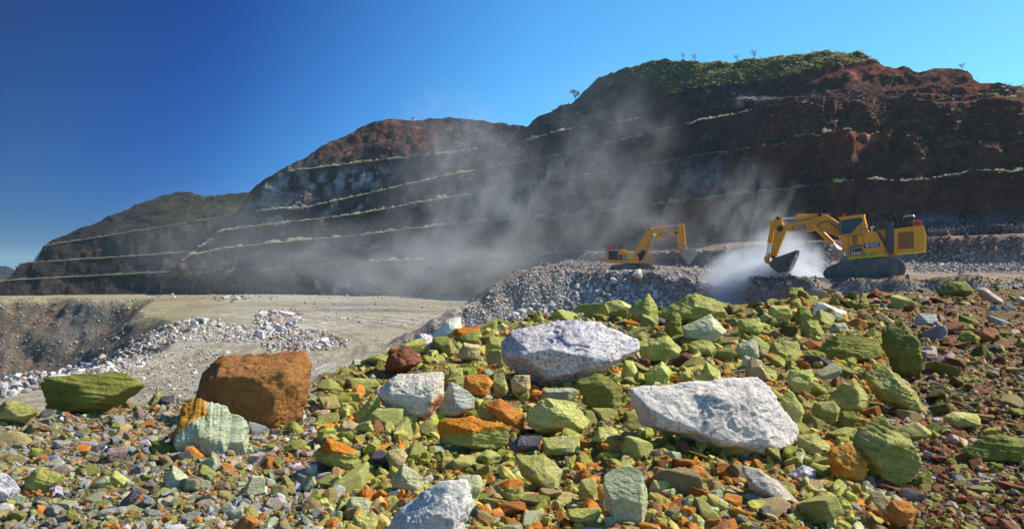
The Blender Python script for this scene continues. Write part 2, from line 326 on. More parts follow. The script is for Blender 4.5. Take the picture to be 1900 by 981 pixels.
SKY = [(300, 520), (330, 492), (370, 460), (400, 440), (430, 400), (445, 385), (460, 362), (490, 333), (540, 309), (570, 292), (600, 273), (640, 250), (660, 238), (690, 225), (740, 222), (790, 219), (830, 217), (880, 221), (930, 230), (980, 232),
    (1000, 214), (1060, 190), (1085, 165), (1110, 143), (1165, 124), (1210, 112), (1290, 113), (1400, 106), (1480, 98), (1540, 90), (1600, 93), (1625, 108), (1700, 131), (1760, 128), (1800, 135), (1845, 153), (1900, 156), (2050, 150), (2400, 120)]
def build_hill(name, px, base, dist, benches, sky, rises, mat, colfun, topslope=1.1, tread=7.0, seed=0, back=(60, 140), amp=1.0, nface=20, ntop=44):
    px = np.asarray(px, float); n = len(px); rows = []; tag = []; edge = {}
    Y = I(px, dist); y = I(px, base); s = I(px, sky)
    rows.append((Y * 1.0, -(y + 45 - CY) / F * Y)); tag.append(0)
    rows.append((Y * 1.0, -(y - CY) / F * Y)); tag.append(0)
    zc = rows[-1][1].copy(); ycur = y.copy()
    for k in benches:
        yk = np.maximum(I(px, BEN[k] if isinstance(k, int) else k), s); yk = np.minimum(yk, ycur)
        # rise needed so that the edge, set back by 0.42 of the rise, projects at yk
        v = -(yk - CY) / F; rise = np.maximum((v * Y - zc) / np.maximum(1 - 0.42 * v, 0.3), 0)
        for j in range(1, nface + 1):
            t = j / nface; rows.append((Y + 0.42 * rise * t, zc + rise * t)); tag.append(1)
        Y = Y + 0.42 * rise; zc = zc + rise; edge[len(edge)] = (Y.copy(), zc.copy(), rise.copy())
        tw = tread * ss(rise / 4)
        for t in (0.15, 0.5, 1.0): rows.append((Y + tw * t, zc + 0 * tw)); tag.append(2)
        Y = Y + tw; ycur = np.minimum(-zc / Y * F + CY, ycur)
    v = -(s - CY) / F; rise = np.maximum((v * Y - zc) / np.maximum(1 - topslope * v, 0.25), 0.3)
    for j in range(1, ntop + 1):
        t = j / ntop; rows.append((Y + topslope * rise * t, zc + rise * (t ** 0.97))); tag.append(3)
    Y = Y + topslope * rise; zc = zc + rise
    for d, dz in ((back[0] * .3, -2), (back[0], -14), (back[1], -60), (back[1] + 160, -150)): rows.append((Y + d, np.maximum(zc + dz, -66))); tag.append(4)
    Yg = np.array([r[0] for r in rows]); Zg = np.array([r[1] for r in rows]); tg = np.repeat(np.array(tag)[:, None], n, 1)
    U = (px - CX) / F; Xg = U[None] * Yg
    p = np.stack([Xg.ravel(), Yg.ravel(), Zg.ravel()], -1)
    face = np.isin(tg.ravel(), (1, 3)); top = tg.ravel() == 3
    A = np.where(face, 1.0, 0.25) * amp
    q = p.copy(); q[:, 2] *= 0.45
    gul = fbm(q * 0.16, 5, seed + 1) * 1.5 + np.abs(fbm(q * np.array((0.09, 0.09, 0.03)), 4, seed + 5)) * 2.4
    big = fbm(p * 0.025, 4, seed + 9)
    p[:, 1] += A * (gul + 2.5 * big); p[:, 2] += A * (0.55 * fbm(p * 0.22, 4, seed + 14)) + np.where(top, 1.0, 0.0) * 0.8 * fbm(p * 0.09, 4, seed + 18)
    P = CX + F * p[:, 0] / p[:, 1]; Q = CY - F * p[:, 2] / p[:, 1]
    # slumped cones and spurs on the disturbed right-hand part
    sl = ss((P - 1330) / 120) * ss((Q - 175) / 20) * ss((345 - Q) / 25) * (1 if name == 'terraced_hillside' else 0)
    p[:, 1] -= sl * (9.0 * np.abs(fbm(np.stack([p[:, 0] * 0.07, 0 * P, p[:, 2] * 0.02 + 3], -1), 3, seed + 22)) + 1.8 * fbm(p * 0.25, 4, seed + 26))
    p[:, 2] += sl * 2.2 * fbm(np.stack([p[:, 0] * 0.05, p[:, 1] * 0.05, p[:, 2] * 0.05], -1), 4, seed + 30)
    c = colfun(p, P, Q, tg.ravel())
    o = link(name, mesh_np(name, p, grid_faces(len(rows), n), c), mat, kind='structure')
    return px, edge, p.reshape(len(rows), n, 3), tg
def mixc(a, b, t): return a * (1 - np.clip(t, 0, 1)[:, None]) + np.asarray(b) * np.clip(t, 0, 1)[:, None]
def blob(P, Q, x, y, rx, ry, rot=0.0):
    c, s_ = math.cos(rot), math.sin(rot); dx = P - x; dy = Q - y; a = (dx * c + dy * s_) / rx; b = (-dx * s_ + dy * c) / ry
    return np.exp(-(a * a + b * b))
def col_main(p, P, Q, tg):
    N = len(p); n = fbm(p * 0.05, 5, 80); n2 = fbm(p * 0.2, 4, 84); st = fbm(p * np.array((0.02, 0.02, 0.35)), 4, 88)
    c = np.tile(np.array((0.045, 0.034, 0.036)), (N, 1))
    c = mixc(c, (0.22, 0.062, 0.034), ss((P - 1100) / 500 + 0.5 * n) * 0.9)
    c = mixc(c, (0.12, 0.045, 0.03), ss((Q < 300) * 1.0 * blob(P, Q, 700, 250, 170, 50) * 1.1) * 0.7)
    c = mixc(c, (0.06, 0.05, 0.055), ss(st * 1.5 - 0.1) * 0.5)
    c = mixc(c, (0.24, 0.11, 0.07), ss(n2 * 1.4 - 0.5) * 0.5)
    def pale(x, y, rx, ry, rot, k, colr=(0.42, 0.40, 0.42)):
        nonlocal c; c = mixc(c, colr, blob(P, Q, x, y, rx, ry, rot) * ss(0.55 + n2 * 1.1) * k * 1.5)
    pale(640, 335, 85, 18, -0.15, 0.8); pale(505, 355, 55, 18, -0.6, 0.6, (0.34, 0.36, 0.40)); pale(520, 410, 26, 6, 0, 0.9); pale(540, 380, 45, 7, 0, 0.7)
    pale(670, 375, 26, 8, -1.0, 0.7); pale(615, 385, 26, 8, -0.9, 0.6); pale(1390, 188, 26, 10, 0, 0.7); pale(1200, 350, 130, 26, -0.15, 0.5, (0.32, 0.31, 0.34)); pale(1030, 310, 70, 14, -0.7, 0.5)
    pale(960, 380, 60, 30, -0.5, 0.35); pale(700, 520, 120, 22, -0.2, 0.35); pale(1780, 412, 130, 16, 0, 0.7, (0.30, 0.31, 0.36)); pale(1300, 330, 90, 26, 0.0, 0.35)
    pale(740, 455, 120, 26, 0, 0.2); pale(1600, 265, 70, 6, 0.7, 0.5, (0.36, 0.20, 0.12)); pale(1640, 285, 70, 5, 0.65, 0.5, (0.38, 0.22, 0.13))
    # green scrub ground on the summit
    edgeq = I(P, [(1150, 118), (1180, 150), (1240, 175), (1300, 160), (1420, 150), (1530, 128), (1620, 108), (1700, 140)])
    g = ss((edgeq - Q) / 10 + n2 * 0.5) * ss((P - 1160) / 12) * ss((1640 - P) / 40)
    c = mixc(c, (0.15, 0.17, 0.045), g * 0.8)
    tr = (tg == 2); c[tr] = mixc(c[tr], (0.17, 0.14, 0.10), np.full(tr.sum(), 0.6))
    return c * (1 + 0.25 * n2)[:, None]
def col_left(p, P, Q, tg):
    N = len(p); n = fbm(p * 0.03, 5, 90); n2 = fbm(p * 0.12, 4, 94)
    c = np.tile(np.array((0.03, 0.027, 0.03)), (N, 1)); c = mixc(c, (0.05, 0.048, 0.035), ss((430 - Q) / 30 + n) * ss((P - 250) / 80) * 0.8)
    c = mixc(c, (0.08, 0.055, 0.04), ss(n2 * 1.5 - 0.2) * 0.5)
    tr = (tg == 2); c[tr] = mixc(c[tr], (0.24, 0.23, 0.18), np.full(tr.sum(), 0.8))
    return c * (1 + 0.22 * n2)[:, None]
def hill_mat(name):
    g = NT(name); a = g.n('Attribute', attribute_name='Col'); tcn = g.n('TexCoord'); v = g.mapping(tcn.outputs['Object'], (1, 1, 0.5)); vs_ = g.mapping(tcn.outputs['Object'], (0.4, 0.4, 1.6), (0.05, 0.08, 0))
    col = g.mix(1.0, a.outputs['Color'], g.ramp(g.noise(v, 0.35, 10, 0.8), [(0.28, 0.5), (0.5, 1.05), (0.72, 2.0)]), 'MULTIPLY')
    col = g.mix(1.0, col, g.ramp(g.noise(g.mapping(tcn.outputs['Object'], (1, 1, 0.25)), 0.9, 6, 0.7), [(0.32, 0.7), (0.68, 1.4)]), 'MULTIPLY')
    col = g.mix(1.0, col, g.ramp(g.noise(vs_, 0.6, 7, 0.7), [(0.3, 0.5), (0.7, 1.6)]), 'MULTIPLY')
    vo = g.n('TexVoronoi'); vo.inputs['Scale'].default_value = 0.5; g.l(tcn.outputs['Object'], vo.inputs['Vector'])
    b = g.bump(g.noise(v, 0.3, 10, 0.78), 1.0, 4.0); b = g.bump(vo.outputs['Distance'], 0.5, -0.8, b)
    return g.fin(col, 0.95, b, 0.1)
HM = hill_mat('hill_rock')
DIST = [(-500, 440), (0, 385), (440, 380), (900, 352), (950, 338), (1080, 300), (1300, 236), (1540, 192), (1900, 166), (2400, 140)]
BASE = [(-500, 556), (440, 547), (900, 549), (960, 549), (1900, 490), (2400, 490)]
main = build_hill('terraced_hillside', np.arange(300, 2420, 2.6), BASE, DIST, [1, 2, 3, 4, 5], SKY, None, HM, col_main, seed=100)
LB1 = [(-500, 560), (0, 521), (270, 507), (440, 499), (560, 490)]; LB2 = [(-500, 520), (56, 488), (342, 468), (560, 455)]; LB3 = [(80, 456), (250, 429), (417, 402), (560, 380)]
LSKY = [(-500, 640), (-120, 560), (0, 524), (22, 514), (36, 491), (60, 487), (74, 468), (82, 457), (110, 440), (130, 431), (170, 416), (205, 398), (250, 381), (280, 369), (300, 363), (330, 355), (350, 357), (375, 364), (420, 360), (455, 358), (500, 362), (560, 372), (700, 400)]
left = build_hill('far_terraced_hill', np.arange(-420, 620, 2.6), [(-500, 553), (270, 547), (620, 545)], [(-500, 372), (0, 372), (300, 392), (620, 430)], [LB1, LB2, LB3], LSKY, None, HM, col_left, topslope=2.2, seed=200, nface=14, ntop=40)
build_hill('distant_hill', np.arange(-700, 130, 5), [(-700, 530), (130, 530)], [(-700, 1500), (130, 1600)], [], [(-700, 505), (-200, 480), (0, 492), (25, 498), (60, 520), (130, 526)], None, HM, col_left, topslope=3, seed=300, nface=4, ntop=30, amp=3.0)

# ------------------------------------------------------------------ boulders and stones of the mound
def hull2(pts):
    pts = sorted(set(map(tuple, pts)))
    def half(ps):
        h = []
        for q in ps:
            while len(h) >= 2 and (h[-1][0] - h[-2][0]) * (q[1] - h[-2][1]) - (h[-1][1] - h[-2][1]) * (q[0] - h[-2][0]) <= 0: h.pop()
            h.append(q)
        return h[:-1]
    return np.array(half(pts) + half(pts[::-1]))                      # counter-clockwise
def poly_rock(d, N, H, soft):
    """distance along directions d to the planes N.x = H, slightly rounded where planes meet"""
    dn = d @ N.T; r = np.where(dn > 1e-3, H[None] / np.maximum(dn, 1e-3), 1e3)
    k = soft; m = r.min(1)
    return -np.log(np.exp(-(r - m[:, None]) / (k * m[:, None])).sum(1)) * k * m + m
HERO = []
def hero(pts, name, label, mat, thick=0.75, sub=5, rough=0.05, strata=0.0, saxis=(0.15, 0.1, 1), seed=0, tilt=(0.0, 0.35), ncap=4, cat='rock', group=None, sink=0.0, soft=0.005, yoff=0.0, topal=None, cuts=15, extra=()):
    pts = np.array(pts, float); rg = np.random.default_rng(seed + 500)
    x0, x1 = pts[:, 0].min(), pts[:, 0].max(); y0, y1 = pts[:, 1].min(), pts[:, 1].max(); w_, h_ = x1 - x0, y1 - y0; cx, cyy = (x0 + x1) / 2, (y0 + y1) / 2
    Yf = float(fg_hit(cx, y1 - 0.06 * h_)); T = thick * min(w_, h_ * 1.7) / F * Yf; Y = Yf + 0.22 * T + yoff
    k = Y / F; o3 = at(cx, cyy, Y)
    P = np.stack([(pts[:, 0] - cx) * k, -(pts[:, 1] - cyy) * k], -1); P = hull2(P)
    W, Hh = w_ * k, h_ * k; Ns, Hs = [], []
    for i in range(len(P)):
        a, b = P[i], P[(i + 1) % len(P)]; e = b - a; n = np.array((e[1], -e[0])); n /= np.linalg.norm(n); h = a @ n
        up = n[1]
        for sgn, lo, hi in ((-1, 18, 48), (1, 10, 50)):
            al = R(rg.uniform(lo, hi)); 
            if sgn < 0 and up > 0.3: al = R(rg.uniform(20, 50)) if topal is None else R(topal)
            if sgn < 0 and up < -0.2: al = R(rg.uniform(12, 34))
            Ns.append((n[0] * math.cos(al), sgn * math.sin(al), n[1] * math.cos(al))); Hs.append(h * math.cos(al) * rg.uniform(0.98, 1.03))
    for j in range(ncap):
        v = np.array((tilt[0] + rg.uniform(-.45, .45), -1.0, tilt[1] + rg.uniform(-.35, .5))); v /= np.linalg.norm(v); Ns.append(v); Hs.append(T / 2 * rg.uniform(0.72, 0.98))
        v = np.array((rg.uniform(-.5, .5), 1.0, rg.uniform(-.4, .5))); v /= np.linalg.norm(v); Ns.append(v); Hs.append(T / 2 * rg.uniform(0.8, 1.0))
    for nrm, pt in extra:
        v = np.array(nrm, float); v /= np.linalg.norm(v); Ns.append(v); Hs.append(float(np.array(pt) * np.array((W, T, Hh)) @ v))
    for j in range(cuts):                                              # broken corners
        v = np.array((rg.uniform(-1, 1), rg.uniform(-1.2, -0.35) if j % 4 else rg.uniform(-.3, .6), rg.uniform(-.6, 1))); v /= np.linalg.norm(v)
        sup = (P @ np.array((v[0], v[2]))).max() + abs(v[1]) * T * 0.30; Ns.append(v); Hs.append(sup * (rg.uniform(0.78, 0.95) if v[1] < -0.3 else rg.uniform(0.9, 0.98)))
    Ns = np.array(Ns); Hs = np.array(Hs)
    v, f = ico(sub); sc = np.array((W, T, Hh)); d = v * sc; d /= np.linalg.norm(d, axis=1)[:, None]
    r = poly_rock(d, Ns, Hs, soft); p = d * r[:, None]; sz = (W * T * Hh) ** (1 / 3)
    q = p / sz
    disp = 0.5 * rough * (fbm(q * 3.2, 5, seed + 1) + 0.7 * np.abs(fbm(q * 7, 4, seed + 6)) - 0.3)
    chip = fbm(q * 4.5, 2, seed + 11); disp += rough * 0.9 * (np.round(chip * 2.2) / 2.2 - 0.4 * chip)
    if strata:
        ax = np.array(saxis, float); ax /= np.linalg.norm(ax); t = q @ ax
        lay = noise(np.stack([t * 9 + 0.35 * fbm(q * 1.5, 3, seed + 15), t * 0 + 1, t * 0 + seed], -1), seed + 3)
        lay2 = fbm(np.stack([t * 26, (q @ np.array((1, .3, 0))) * 1.6, (q @ np.array((0, 1, .2))) * 1.6], -1), 3, seed + 4)
        disp += strata * (0.6 * np.sign(lay) * np.abs(lay) ** 0.5 + 0.55 * lay2)
    p = p + d * (disp * sz)[:, None]
    p[:, 2] -= sink
    me = mesh_np(name, p, f, None, True)
    o = link(name, me, M[mat] if isinstance(mat, str) else mat, label=label, cat=cat, group=group, loc=o3)
    HERO.append((cx, cyy, w_, h_, label)); return o
BIG = [
 ([(930, 640), (950, 615), (1060, 589), (1120, 600), (1187, 630), (1178, 655), (1120, 690), (1085, 702), (1005, 724), (938, 675)], 'boulder', 'large white and lilac speckled boulder with a dark underside at the mound crest', 'lilac', 0.8, 6, 0.035, 0, (0.1, 0.0), 'the large lilac boulder'),
 ([(1160, 722), (1200, 712), (1300, 705), (1400, 701), (1425, 715), (1478, 790), (1482, 825), (1440, 860), (1370, 842), (1290, 812), (1190, 787)], 'boulder', 'long white wedge shaped boulder resting across the centre right of the mound', 'white', 0.62, 6, 0.04, 0, (0.1, 0.45), 'the long white boulder'),
 ([(700, 1000), (740, 942), (820, 892), (866, 889), (880, 930), (862, 985), (840, 1030), (700, 1040)], 'boulder', 'bright white quartz boulder cut off by the bottom edge of the photo', 'white', 0.7, 6, 0.04, 0, (-0.1, 0.5), 'the bottom white boulder'),
 ([(357, 745), (372, 693), (412, 655), (562, 651), (578, 692), (572, 745), (548, 806), (470, 812), (400, 790), (360, 770)], 'boulder', 'huge squared brown sandstone block with a flat orange top', 'block', 0.9, 6, 0.03, 0.004, (0.1, -0.1), 'the brown block'),
 ([(71, 715), (92, 699), (215, 687), (240, 692), (269, 712), (228, 752), (180, 764), (100, 768), (75, 748)], 'boulder', 'long mossy green layered slab at the left edge of the mound', 'darkgreen', 0.7, 6, 0.02, 0.030, (0, 0.2), 'the long green slab'),
 ([(310, 825), (338, 752), (368, 739), (418, 755), (430, 790), (465, 790), (462, 815), (440, 862), (360, 858), (325, 850)], 'boulder', 'upright ribbed rock, orange on its left and pale green on its right', 'twotone', 0.8, 6, 0.03, 0.035, (0, 0.15), 'the ribbed two tone rock'),
 ([(694, 722), (735, 694), (822, 689), (824, 730), (800, 788), (752, 782), (708, 745)], 'boulder', 'white boulder stained orange across its front in the middle of the mound', 'whiteorange', 0.7, 6, 0.04, 0, (-0.1, 0.3), 'the orange stained white boulder'),
 ([(804, 772), (812, 748), (838, 707), (884, 737), (880, 757), (842, 775)], 'rock', 'grey banded rock with a rusty orange underside', 'stripe', 0.8, 5, 0.025, 0.03, (0, 0.3), 'the grey banded rock'),
 ([(806, 778), (868, 774), (949, 790), (946, 826), (905, 833), (812, 822)], 'rock', 'wide green slab with a bright orange crust along the top', 'orangegreen', 0.7, 6, 0.04, 0.02, (0, 0.2), 'the orange crusted slab'),
 ([(974, 767), (1015, 735), (1062, 744), (1096, 780), (1080, 806), (1000, 806), (978, 792)], 'rock', 'large pale olive angular rock below the lilac boulder', 'lime', 0.8, 6, 0.03, 0.012, (0, 0.35), 'the pale olive rock'),
 ([(952, 841), (1010, 843), (1044, 870), (1036, 906), (1000, 906), (968, 882)], 'rock', 'smooth yellow green wedge with a chipped lower edge near the bottom centre', 'lime', 0.8, 5, 0.03, 0, (0, 0.4), 'the yellow green wedge'),
 ([(1118, 872), (1135, 861), (1188, 860), (1202, 920), (1197, 980), (1150, 985), (1122, 935)], 'rock', 'tall pale green slab standing upright near the bottom with a bright right edge', 'pale', 0.6, 6, 0.022, 0.01, (0.2, 0.2), 'the tall pale green slab'),
 ([(1067, 706), (1110, 694), (1153, 715), (1156, 765), (1115, 770), (1085, 748)], 'rock', 'dark streaked green rock tucked beside the left end of the long white boulder', 'darkgreen', 0.7, 5, 0.03, 0.04, (0, 0.35), 'the dark streaked rock'),
 ([(713, 682), (722, 645), (760, 642), (786, 670), (748, 694), (722, 694)], 'rock', 'rough reddish brown rock on the crest above the orange stained white boulder', 'rust', 0.9, 5, 0.06, 0, (0, 0.3), 'the reddish brown rock'),
 ([(756, 642), (780, 618), (800, 620), (815, 640), (814, 652), (770, 652)], 'rock', 'small pointed white lilac rock on the left crest', 'lilac', 0.8, 5, 0.04, 0, (0, 0.3), 'the pointed white rock'),
 ([(798, 625), (826, 592), (855, 588), (857, 612), (820, 637)], 'rock', 'white rock with rusty stains overlooking the pit floor', 'whiteorange', 0.8, 5, 0.04, 0, (0, 0.3), 'the rusty white crest rock'),
 ([(1166, 572), (1185, 556), (1204, 544), (1222, 575), (1221, 600), (1205, 610), (1178, 598)], 'rock', 'rounded bright green boulder with a peaked top on the crest', 'green', 0.9, 5, 0.035, 0.02, (0, 0.3), 'the peaked green boulder'),
 ([(1224, 578), (1260, 556), (1292, 543), (1345, 560), (1348, 583), (1310, 600), (1240, 604)], 'rock', 'wide craggy green boulder with cracks right of the peaked green boulder', 'green', 0.7, 6, 0.045, 0.02, (0, 0.3), 'the craggy green boulder'),
 ([(1264, 606), (1318, 582), (1350, 615), (1316, 642), (1270, 627)], 'rock', 'flat pale green slab leaning in front of the craggy green boulder', 'pale', 0.6, 5, 0.025, 0.01, (0, 0.5), 'the leaning pale slab'),
 ([(1184, 640), (1240, 620), (1264, 645), (1256, 674), (1190, 672)], 'rock', 'broad flat faced green rock right of the large lilac boulder', 'green', 0.7, 5, 0.03, 0.015, (0, 0.35), 'the flat faced green rock'),
 ([(1504, 655), (1555, 620), (1630, 628), (1642, 660), (1602, 677), (1515, 674)], 'rock', 'long dark olive boulder with a pinkish right end', 'darkgreen', 0.7, 6, 0.035, 0.02, (0, 0.3), 'the long dark olive boulder'),
 ([(1633, 612), (1668, 590), (1692, 612), (1710, 645), (1706, 702), (1660, 692), (1640, 650)], 'rock', 'tall dark olive rock standing by the brown gravel', 'darkgreen', 0.8, 6, 0.05, 0.02, (-0.2, 0.2), 'the tall dark olive rock'),
 ([(1600, 692), (1645, 679), (1700, 725), (1720, 768), (1690, 768), (1625, 738)], 'rock', 'long green rock sloping down to the right below the tall dark olive rock', 'green', 0.7, 6, 0.035, 0.03, (0, 0.4), 'the sloping green rock'),
 ([(1582, 818), (1618, 774), (1690, 812), (1710, 860), (1662, 908), (1620, 885)], 'rock', 'large square green slab with raised ridges beside the bright orange rock', 'green', 0.7, 6, 0.03, 0.03, (-0.1, 0.5), 'the ridged green slab'),
 ([(1531, 836), (1575, 821), (1614, 850), (1602, 903), (1550, 892), (1537, 862)], 'rock', 'bright orange cracked rock', 'orange', 0.8, 5, 0.045, 0.01, (0, 0.3), 'the bright orange rock'),
 ([(1507, 578), (1515, 556), (1570, 578), (1577, 600), (1510, 596)], 'rock', 'flat cream and orange slab on the crest in front of the big excavator', 'whiteorange', 0.5, 5, 0.025, 0, (0, 0.5), 'the cream crest slab'),
 ([(1608, 915), (1632, 903), (1682, 960), (1672, 978), (1640, 958)], 'rock', 'thin tan yellow slab near the bottom right', 'tan', 0.4, 5, 0.02, 0, (0, 0.6), 'the thin tan slab'),
 ([(1460, 880), (1490, 861), (1513, 870), (1506, 896), (1478, 896)], 'rock', 'small lilac grey angular rock below the right tip of the long white boulder', 'lilac', 0.8, 5, 0.03, 0, (0, 0.3), 'the small lilac rock'),
 ([(1372, 862), (1400, 868), (1440, 888), (1487, 936), (1450, 947), (1390, 905)], 'rock', 'long pinkish grey slab beneath the long white boulder', 'pink', 0.5, 5, 0.03, 0.01, (0, 0.5), 'the pinkish slab'),
 ([(1782, 832), (1850, 800), (1905, 815), (1915, 866), (1800, 856)], 'rock', 'dark mossy boulder half buried at the right edge of the photo', 'darkgreen', 0.6, 6, 0.035, 0.02, (0, 0.3), 'the half buried boulder'),
 ([(1533, 748), (1555, 715), (1585, 700), (1617, 742), (1612, 770), (1560, 766)], 'rock', 'blocky olive rock with a flat bright top between other green rocks', 'green', 0.8, 5, 0.03, 0.02, (0, 0.4), 'the blocky olive rock'),
 ([(654, 795), (658, 768), (698, 729), (706, 750), (705, 796)], 'rock', 'upright bright green pointed stone left of the orange stained white boulder', 'green', 0.7, 5, 0.03, 0.02, (0, 0.2), 'the upright green stone'),
 ([(621, 803), (638, 778), (662, 784), (664, 815), (632, 818)], 'rock', 'rounded tan stone perched above the orange streaked log shaped rock', 'tan', 0.9, 5, 0.03, 0, (0, 0.3), 'the rounded tan stone'),
 ([(581, 842), (605, 809), (668, 836), (669, 878), (640, 879), (590, 853)], 'rock', 'log shaped rock streaked orange and green', 'orangegreen', 0.8, 6, 0.035, 0.03, (0, 0.3), 'the log shaped rock'),
 ([(722, 893), (748, 857), (784, 884), (787, 905), (760, 921), (728, 906)], 'rock', 'split white and pale green rock left of the bottom white boulder', 'pale', 0.8, 5, 0.035, 0.03, (0, 0.3), 'the split pale rock'),
 ([(213, 952), (224, 930), (268, 889), (263, 915), (232, 953)], 'rock', 'thin dark slate shard leaning on yellow slabs at lower left', 'slate', 0.5, 5, 0.015, 0.01, (0.2, 0.3), 'the dark slate shard'),
 ([(194, 884), (215, 871), (249, 896), (236, 909), (205, 908)], 'rock', 'flat yellow green slab lying on the dark slate shard', 'lime', 0.6, 5, 0.02, 0, (0, 0.6), 'the flat yellow slab'),
 ([(44, 888), (70, 865), (121, 880), (98, 916), (55, 918)], 'rock', 'dull green layered slab at lower left', 'green', 0.7, 5, 0.025, 0.03, (0, 0.5), 'the dull green slab'),
 ([(-25, 880), (15, 878), (38, 905), (22, 932), (-20, 934)], 'rock', 'white lilac boulder cut off by the left edge of the photo', 'lilac', 0.8, 5, 0.05, 0, (0, 0.3), 'the left edge white boulder'),
 ([(264, 845), (288, 815), (330, 828), (342, 860), (272, 862)], 'rock', 'crumbly dark olive mound left of the ribbed rock', 'darkgreen', 0.8, 5, 0.06, 0.02, (0, 0.3), 'the crumbly olive rock'),
 ([(303, 885), (320, 861), (351, 886), (341, 916), (308, 906)], 'rock', 'dusty pale green lump below the ribbed rock', 'pale', 0.8, 5, 0.04, 0, (0, 0.3), 'the dusty pale lump'),
 ([(449, 908), (468, 881), (492, 886), (491, 913), (460, 923)], 'rock', 'smooth pale oval stone with a yellow stain', 'pale', 0.7, 5, 0.02, 0, (0, 0.3), 'the smooth oval stone'),
 ([(1005, 812), (1074, 804), (1079, 843), (1012, 846)], 'rock', 'boxy green stone right under the pale olive rock', 'lime', 0.7, 5, 0.03, 0.01, (0, 0.3), 'the boxy green stone'),
 ([(944, 826), (965, 808), (1006, 808), (1002, 835), (956, 840)], 'rock', 'dark blue grey glinting rock under the pale olive rock', 'slate', 0.8, 5, 0.05, 0, (0, 0.3), 'the dark glinting rock'),
 ([(894, 750), (925, 738), (974, 768), (972, 800), (930, 782)], 'rock', 'orange tan rock left of the pale olive rock', 'orange', 0.8, 5, 0.03, 0, (0, 0.3), 'the orange tan rock'),
 ([(884, 762), (896, 744), (924, 741), (929, 775), (912, 789), (892, 777)], 'rock', 'green stone with a black patch above the orange crusted slab', 'green', 0.7, 5, 0.03, 0, (0, 0.3), 'the black patched stone'),
 ([(848, 662), (860, 635), (893, 640), (891, 668), (860, 670)], 'rock', 'blocky tan brown rock on the crest left of the large lilac boulder', 'tan', 0.8, 5, 0.035, 0.01, (0, 0.3), 'the blocky tan rock'),
 ([(1362, 662), (1368, 638), (1405, 624), (1409, 664), (1372, 669)], 'rock', 'upright pale sage stone behind the long white boulder', 'pale', 0.7, 5, 0.03, 0, (0, 0.3), 'the pale sage stone'),
 ([(1382, 694), (1396, 655), (1432, 702), (1420, 713), (1386, 708)], 'rock', 'pointed tan triangle of rock behind the long white boulder', 'tan', 0.7, 5, 0.025, 0, (0, 0.3), 'the pointed tan triangle'),
 ([(1195, 694), (1228, 669), (1249, 690), (1232, 719), (1198, 715)], 'rock', 'angular yellow green stone above the left end of the long white boulder', 'lime', 0.8, 5, 0.03, 0, (0, 0.3), 'the angular yellow stone'),
 ([(1297, 702), (1310, 669), (1335, 688), (1339, 706), (1306, 713)], 'rock', 'small pale green stone behind the middle of the long white boulder', 'lime', 0.8, 5, 0.03, 0, (0, 0.3), 'the small pale green stone'),
 ([(921, 902), (945, 886), (972, 892), (974, 930), (940, 937)], 'rock', 'square green stone with an orange left corner near the bottom centre', 'orangegreen', 0.8, 5, 0.03, 0.02, (0, 0.3), 'the square green stone'),
 ([(1446, 737), (1470, 724), (1492, 760), (1483, 802), (1464, 797)], 'rock', 'smooth pale green stone pressed against the right end of the long white boulder', 'lime', 0.6, 5, 0.025, 0.01, (0.1, 0.3), 'the smooth green stone'),
 ([(1478, 808), (1513, 802), (1541, 825), (1531, 851), (1480, 848)], 'rock', 'pale yellow green block left of the bright orange rock', 'lime', 0.8, 5, 0.025, 0.02, (0, 0.4), 'the pale yellow block'),
 ([(1655, 800), (1700, 780), (1728, 800), (1712, 826), (1668, 822)], 'rock', 'smooth bright topped green rock right of the ridged green slab', 'green', 0.7, 5, 0.03, 0.01, (0, 0.4), 'the bright topped green rock'),
 ([(1122, 560), (1150, 556), (1178, 570), (1172, 586), (1125, 584)], 'rock', 'pale yellow flat stone on the crest left of the peaked green boulder', 'lime', 0.7, 5, 0.03, 0.01, (0, 0.3), 'the yellow crest stone'),
 ([(988, 590), (1000, 572), (1010, 592), (1006, 606), (990, 606)], 'rock', 'thin green spike of rock on the crest behind the large lilac boulder', 'green', 0.7, 5, 0.04, 0, (0, 0.3), 'the thin green spike'),
 ([(1232, 600), (1244, 578), (1262, 580), (1266, 620), (1240, 628)], 'rock', 'jagged dark green rock standing left of the leaning pale slab', 'darkgreen', 0.8, 5, 0.05, 0.02, (0, 0.3), 'the jagged green rock'),
 ([(1735, 540), (1760, 522), (1790, 520), (1810, 540), (1790, 552), (1745, 550)], 'rock', 'dusty olive dome of rock on the right crest', 'darkgreen', 0.8, 5, 0.03, 0.01, (0, 0.3), 'the dusty olive dome'),
 ([(1808, 536), (1825, 531), (1862, 556), (1860, 566), (1835, 560)], 'rock', 'pale grey brown slab tilted on the right crest', 'pink', 0.5, 5, 0.02, 0, (0, 0.5), 'the tilted crest slab'),
 ([(1455, 548), (1465, 534), (1488, 532), (1494, 548), (1475, 556)], 'rock', 'small mossy knob of rock at the crest below the excavator bucket', 'green', 0.8, 5, 0.06, 0, (0, 0.3), 'the mossy knob'),
 ([(270, 742), (292, 714), (311, 722), (307, 742), (285, 750)], 'rock', 'small brown and green rock on the crest left of the brown block', 'orangegreen', 0.8, 5, 0.05, 0, (0, 0.3), 'the small brown crest rock'),
 ([(-20, 765), (10, 742), (45, 745), (72, 765), (50, 785), (-10, 785)], 'rock', 'low green rock at the left edge beside the long green slab', 'green', 0.7, 5, 0.03, 0.01, (0, 0.3), 'the low left green rock'),
]
